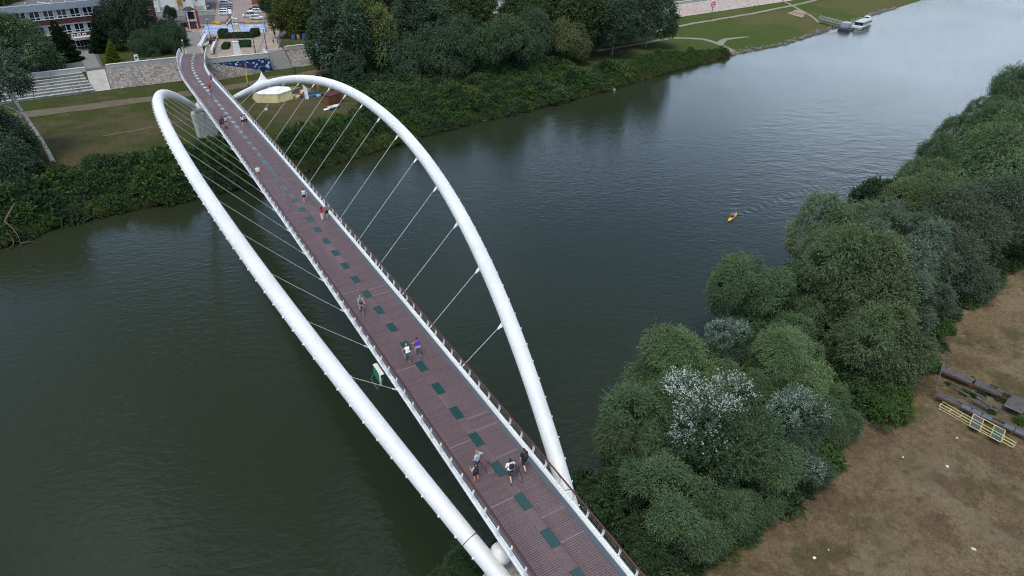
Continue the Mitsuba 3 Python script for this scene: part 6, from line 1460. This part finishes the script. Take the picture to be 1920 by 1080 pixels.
part(rs, 'red_ring', M(np.asarray(ring((0, 0, 0), .95, .16).vertices)[:, [1, 0, 2]] + [196.8, 175.80, 9.6], ring((0, 0, 0), .95, .16).faces), paint(.5, .03, .04))
part(rs, 'red_bar', box((1.5, .06, .22), (196.8, 175.76, 9.6)), paint(.5, .03, .04))
pl = thing('timber_stack', 'weathered timber beams laid on the far right meadow beside the path', 'timber')
for i in range(5):
    x = 243 + i * 2.6
    part(pl, 'beam', bbox((1.0, 12 - i * .6, .35), (x, 172 + i * 1.4, gz(x, 172 + i * 1.4)), -.35, .04, base=True), paint(.34 - .04 * (i % 3), .29 - .04 * (i % 3), .21 - .03 * (i % 3), .9))
single('path', ribbon(wob([(262, 195), (258, 184), (252, 172), (248, 165), (245, 160.8)], 24, .6, 7), 1.5, ground_z, .07), 'gravel_pale', 'pale path winding down to the landing stage', kind='structure')
# stones and driftwood on the shores
srng = np.random.default_rng(31)
ms = []
for x in np.r_[srng.uniform(-12, 100, 260), srng.uniform(100, 330, 620)]:
    d = abs(srng.normal(0, .5 if x < 100 else .9)) - .1
    r = srng.uniform(.12, .34) * (1.0 if x < 150 else 1.7)
    y = float(far_shore(x)) + d
    b = trimesh.creation.icosphere(1, r); vv = np.asarray(b.vertices) * srng.uniform(.6, 1.3, 3) * (1 + .25 * srng.normal(0, .5, (len(b.vertices), 1)))
    ms.append(M(vv + [x, y, gz(x, y) + .06], b.faces))
mat('shore_stone', principled(proc(lambda p, n, uv: mix((.085, .082, .072), (.21, .20, .18), noise(p.x * .9, p.y * .9, 2.0))), .9))
single('shore_stones', cat(ms), 'shore_stone', 'pale rough stones strewn along the far waterline', 'stones', kind='stuff')
dw = thing('driftwood', 'bleached driftwood log lying at the far waterline', 'log')
part(dw, 'trunk', tube(smooth_line([(104.5, 124.8, .7), (103.4, 121.4, .4), (102.2, 118.6, .15)], 10), np.linspace(.2, .45, 10), 8), mat('bleached_wood', principled((.30, .27, .22), .9)), smooth=True)
part(dw, 'branch', tube(smooth_line([(103.3, 121.2, .45), (101.6, 121.0, .7), (100.6, 120.4, .6)], 6), np.linspace(.14, .04, 6), 6), 'bleached_wood', smooth=True)
rt_ = thing('root_stump', 'bleached uprooted stump with bare roots reaching the water at the left edge', 'stump')
mat('root_wood', principled((.085, .075, .060), .9))
part(rt_, 'stump', blobs([((-35.8, 92.8, 1.9), .7, (-36.8, 93.8, 2.2), .9), ((-35.2, 91.4, .8), .6, (-36.8, 91.4, .7), .7)], 10, .3, 3), 'root_wood', smooth=True)
for i, p_ in enumerate([[(-34.9, 92.6, 3.0), (-34.0, 91.2, 2.2), (-33.6, 90.0, 1.0), (-33.6, 89.3, .1)], [(-35.4, 91.9, 2.8), (-36.2, 90.4, 1.8), (-36.0, 89.2, .4)], [(-35.0, 91.4, 1.6), (-34.4, 89.8, .6), (-35.6, 88.8, .1)], [(-33.6, 89.6, .4), (-32.6, 89.8, .3), (-31.8, 89.7, .05)], [(-34.8, 92.8, 3.0), (-34.0, 94.2, 3.8), (-33.2, 95.8, 4.4)], [(-35.8, 92.2, 2.9), (-37.4, 91.8, 3.1), (-39, 91.2, 2.8)]]):
    part(rt_, 'root', tube(smooth_line(p_, 10), np.linspace(.12 if i < 4 else .18, .035 if i < 4 else .12, 10), 7), mat('root_wood', principled((.085, .075, .060), .9)) if 'root_wood' not in scene else 'root_wood', smooth=True)
# ---------------------------------------------------------------- near field: wrecked pontoon, gangway frame, litter
mat('old_plank', principled(proc(lambda p, n, uv: mix((.055, .051, .056), (.125, .118, .122), noise(p.x * 14, p.y * 3, 1) * .5 + .5 * fbm(p.x * 2, p.y * 2, 3, octaves=3))), .9))
mat('rust', principled(proc(lambda p, n, uv: mix((.055, .035, .028), (.13, .075, .05), fbm(p.x * 5, p.y * 5, p.z * 5, octaves=3))), .9))
GZ = 4.22
wp = thing('wrecked_pontoon', 'derelict wooden pontoon frame with broken planks lying in the dry field', 'pontoon')
A1, A2 = np.array([49.9, .4]), np.array([51.6, -7.0])            # outer plank walk
B1, B2 = np.array([45.5, -1.6]), np.array([47.0, -9.2])          # inner walk
prng = np.random.default_rng(12)
def walk(P1, P2, w, gaps, mat_, z=GZ + .45):
    d = P2 - P1; L = np.linalg.norm(d); u = d / L; rz = math.atan2(u[1], u[0])
    n = int(L / .17)
    for i in range(n):
        t = (i + .5) / n
        if any(a < t < b for a, b in gaps): continue
        c = P1 + d * t
        part(wp, 'plank', box((.145, w * prng.uniform(.94, 1.02), .05), (c[0], c[1], z + prng.uniform(-.02, .02)), rz + prng.normal(0, .02)), mat_)
    nv = np.array([-u[1], u[0]])
    for s in (-1, 1):
        part(wp, 'beam', box((L, .12, .2), (*(P1 + d / 2 + nv * s * w * .46), z - .13), rz), 'rust' if s < 0 else 'old_plank')
walk(A1, A2, 1.1, [(.36, .39), (.70, .80)], 'old_plank')
walk(B1, B2, .9, [(.22, .98)], 'old_plank')
for i in range(6):
    t = .32 + .115 * i
    if i == 3: continue
    c = B1 + (B2 - B1) * t
    part(wp, 'float_panel', bbox((.78, .62, .10), (c[0], c[1], GZ + .36), math.atan2(*(B2 - B1)[::-1]) + prng.normal(0, .05), .02), mat('panel_blue', principled((.085, .115, .165), .5)) if 'panel_blue' not in scene else 'panel_blue')
part(wp, 'deck_plate', bbox((1.5, 1.7, .08), (50.0, -6.4, GZ + .62), -1.35, .02), mat('plate_grey', principled((.18, .18, .195), .8)))
for q in range(7): part(wp, 'deck_board', box((1.45, .2, .03), (50.0 + .23 * (q - 3) * .97, -6.4 + .23 * (q - 3) * .22, GZ + .68), -1.35), 'old_plank')
for a, b, r in (((49.2, .2, GZ + .4), (50.1, .75, GZ + 1.6), .05), ((50.1, .75, GZ + 1.6), (45.1, -1.4, GZ + 1.0), .05), ((45.1, -1.4, GZ + .1), (45.1, -1.4, GZ + 1.0), .05), ((45.1, -1.6, GZ + .3), (47.2, -9.6, GZ + .3), .05), ((51.4, -6.6, GZ + .4), (47.2, -9.4, GZ + .3), .06), ((50.4, .2, GZ + .4), (50.1, .75, GZ + 1.6), .04)):
    part(wp, 'rail', bar(a, b, r), 'gutter')
for i in range(7):
    c = np.array([48.4 + prng.normal(0, .5), -4.6 + prng.normal(0, 1.0)])
    part(wp, 'loose_beam', box((prng.uniform(1.2, 2.6), .14, .1), (*c, GZ + .25 + .06 * i), prng.uniform(-2.0, -1.0), ), 'old_plank')
pts = [(49.3 + prng.normal(0, .8), -3.4 + prng.normal(0, 1.6), prng.uniform(.10, .22), int(prng.choice([0, 1]))) for _ in range(10)] + [(48.9, -7.6, .3, 1), (50.9, -5.0, .3, 0), (51.3, -3.8, .32, 0), (51.2, -2.0, .22, 1)]
scatter('pontoon_weeds', pts, 'green weeds growing through the wrecked pontoon', 'weeds', 6)
gf = thing('gangway_frame', 'pale yellow steel gangway frame with a grid panel lying on the dry field', 'gangway')
mat('pale_yellow', principled((.56, .52, .25), .5))
G1, G2 = np.array([44.15, -2.6, GZ + .35]), np.array([44.5, -9.0, GZ + .25])
gd = (G2 - G1); gl_ = np.linalg.norm(gd); gu = gd / gl_; gn = np.array([gu[1], -gu[0], 0]); gn /= np.linalg.norm(gn)
for o, h in ((-.22, 0), (.22, 0), (-.22, .32), (.22, .32)):
    part(gf, 'rail', bar(G1 + gn * o + (0, 0, h), G2 + gn * o + (0, 0, h), .033), 'pale_yellow')
for t in np.linspace(0, 1, 8):
    c = G1 + gd * t
    part(gf, 'rung', cat(bar(c - gn * .22, c + gn * .22, .028), bar(c - gn * .22, c - gn * .22 + (0, 0, .32), .026), bar(c + gn * .22, c + gn * .22 + (0, 0, .32), .026)), 'pale_yellow')
pc = [np.array(q, float) for q in ((45.3, -5.0, GZ + .6), (45.5, -7.7, GZ + .6), (43.75, -8.2, GZ + .45), (43.5, -5.6, GZ + .45))]
for a, b in ((0, 1), (1, 2), (2, 3), (3, 0)): part(gf, 'panel_frame', bar(pc[a], pc[b], .036), 'pale_yellow')
for t in (1 / 3, 2 / 3): part(gf, 'panel_bar', bar(pc[0] + (pc[1] - pc[0]) * t, pc[3] + (pc[2] - pc[3]) * t, .03), 'pale_yellow')
part(gf, 'panel_sheet', plate([pc[0] + (0, 0, -.03), pc[0] + (pc[1] - pc[0]) / 3 + (0, 0, -.03), pc[3] + (pc[2] - pc[3]) / 3 + (0, 0, -.03), pc[3] + (0, 0, -.03)], .01), paint(.07, .075, .09))
part(gf, 'panel_sheet', plate([pc[0] + (pc[1] - pc[0]) * .67 + (0, 0, -.03), pc[1] + (0, 0, -.03), pc[2] + (0, 0, -.03), pc[3] + (pc[2] - pc[3]) * .67 + (0, 0, -.03)], .01), paint(.055, .085, .08))
part(gf, 'brace', cat(bar(G1 + (-.3, -.1, -.2), pc[3], .026), bar(G1 + (-.35, -.2, -.3), G1, .028)), 'pale_yellow')
for i, (x, y, lab, sx, c) in enumerate([(19.7, -7.2, 'white paper scrap nearest the picture bottom', .34, (.75, .75, .72)), (21.2, -7.3, 'tiny white scrap right of the paper at the bottom', .18, (.7, .7, .7)), (35.1, -4.6, 'white scrap right of the silver poplar bush', .24, (.7, .7, .68)), (37.3, -7.2, 'crumpled white bag in the middle of the dry field', .36, (.62, .66, .70)), (30.6, -12.9, 'pale scrap at the lower right of the dry field', .45, (.5, .52, .48)), (41.6, -5.7, 'pale scrap left of the yellow gangway frame', .28, (.6, .58, .52)), (47.3, -9.8, 'pale green bottle beside the pontoon corner', .26, (.30, .55, .45))]):
    k = thing('litter', lab, 'litter')
    z = gz(x, y)
    part(k, 'scrap', move(M(np.array([(-.5, -.35, .1), (.45, -.4, .16), (.5, .3, .1), (-.4, .38, .14), (0, 0, .32)]) * [sx * .78, sx * .78, sx * .7], [[0, 1, 4], [1, 2, 4], [2, 3, 4], [3, 0, 4]]), (x, y, z + .02), i * 1.3), paint(*c, .7))
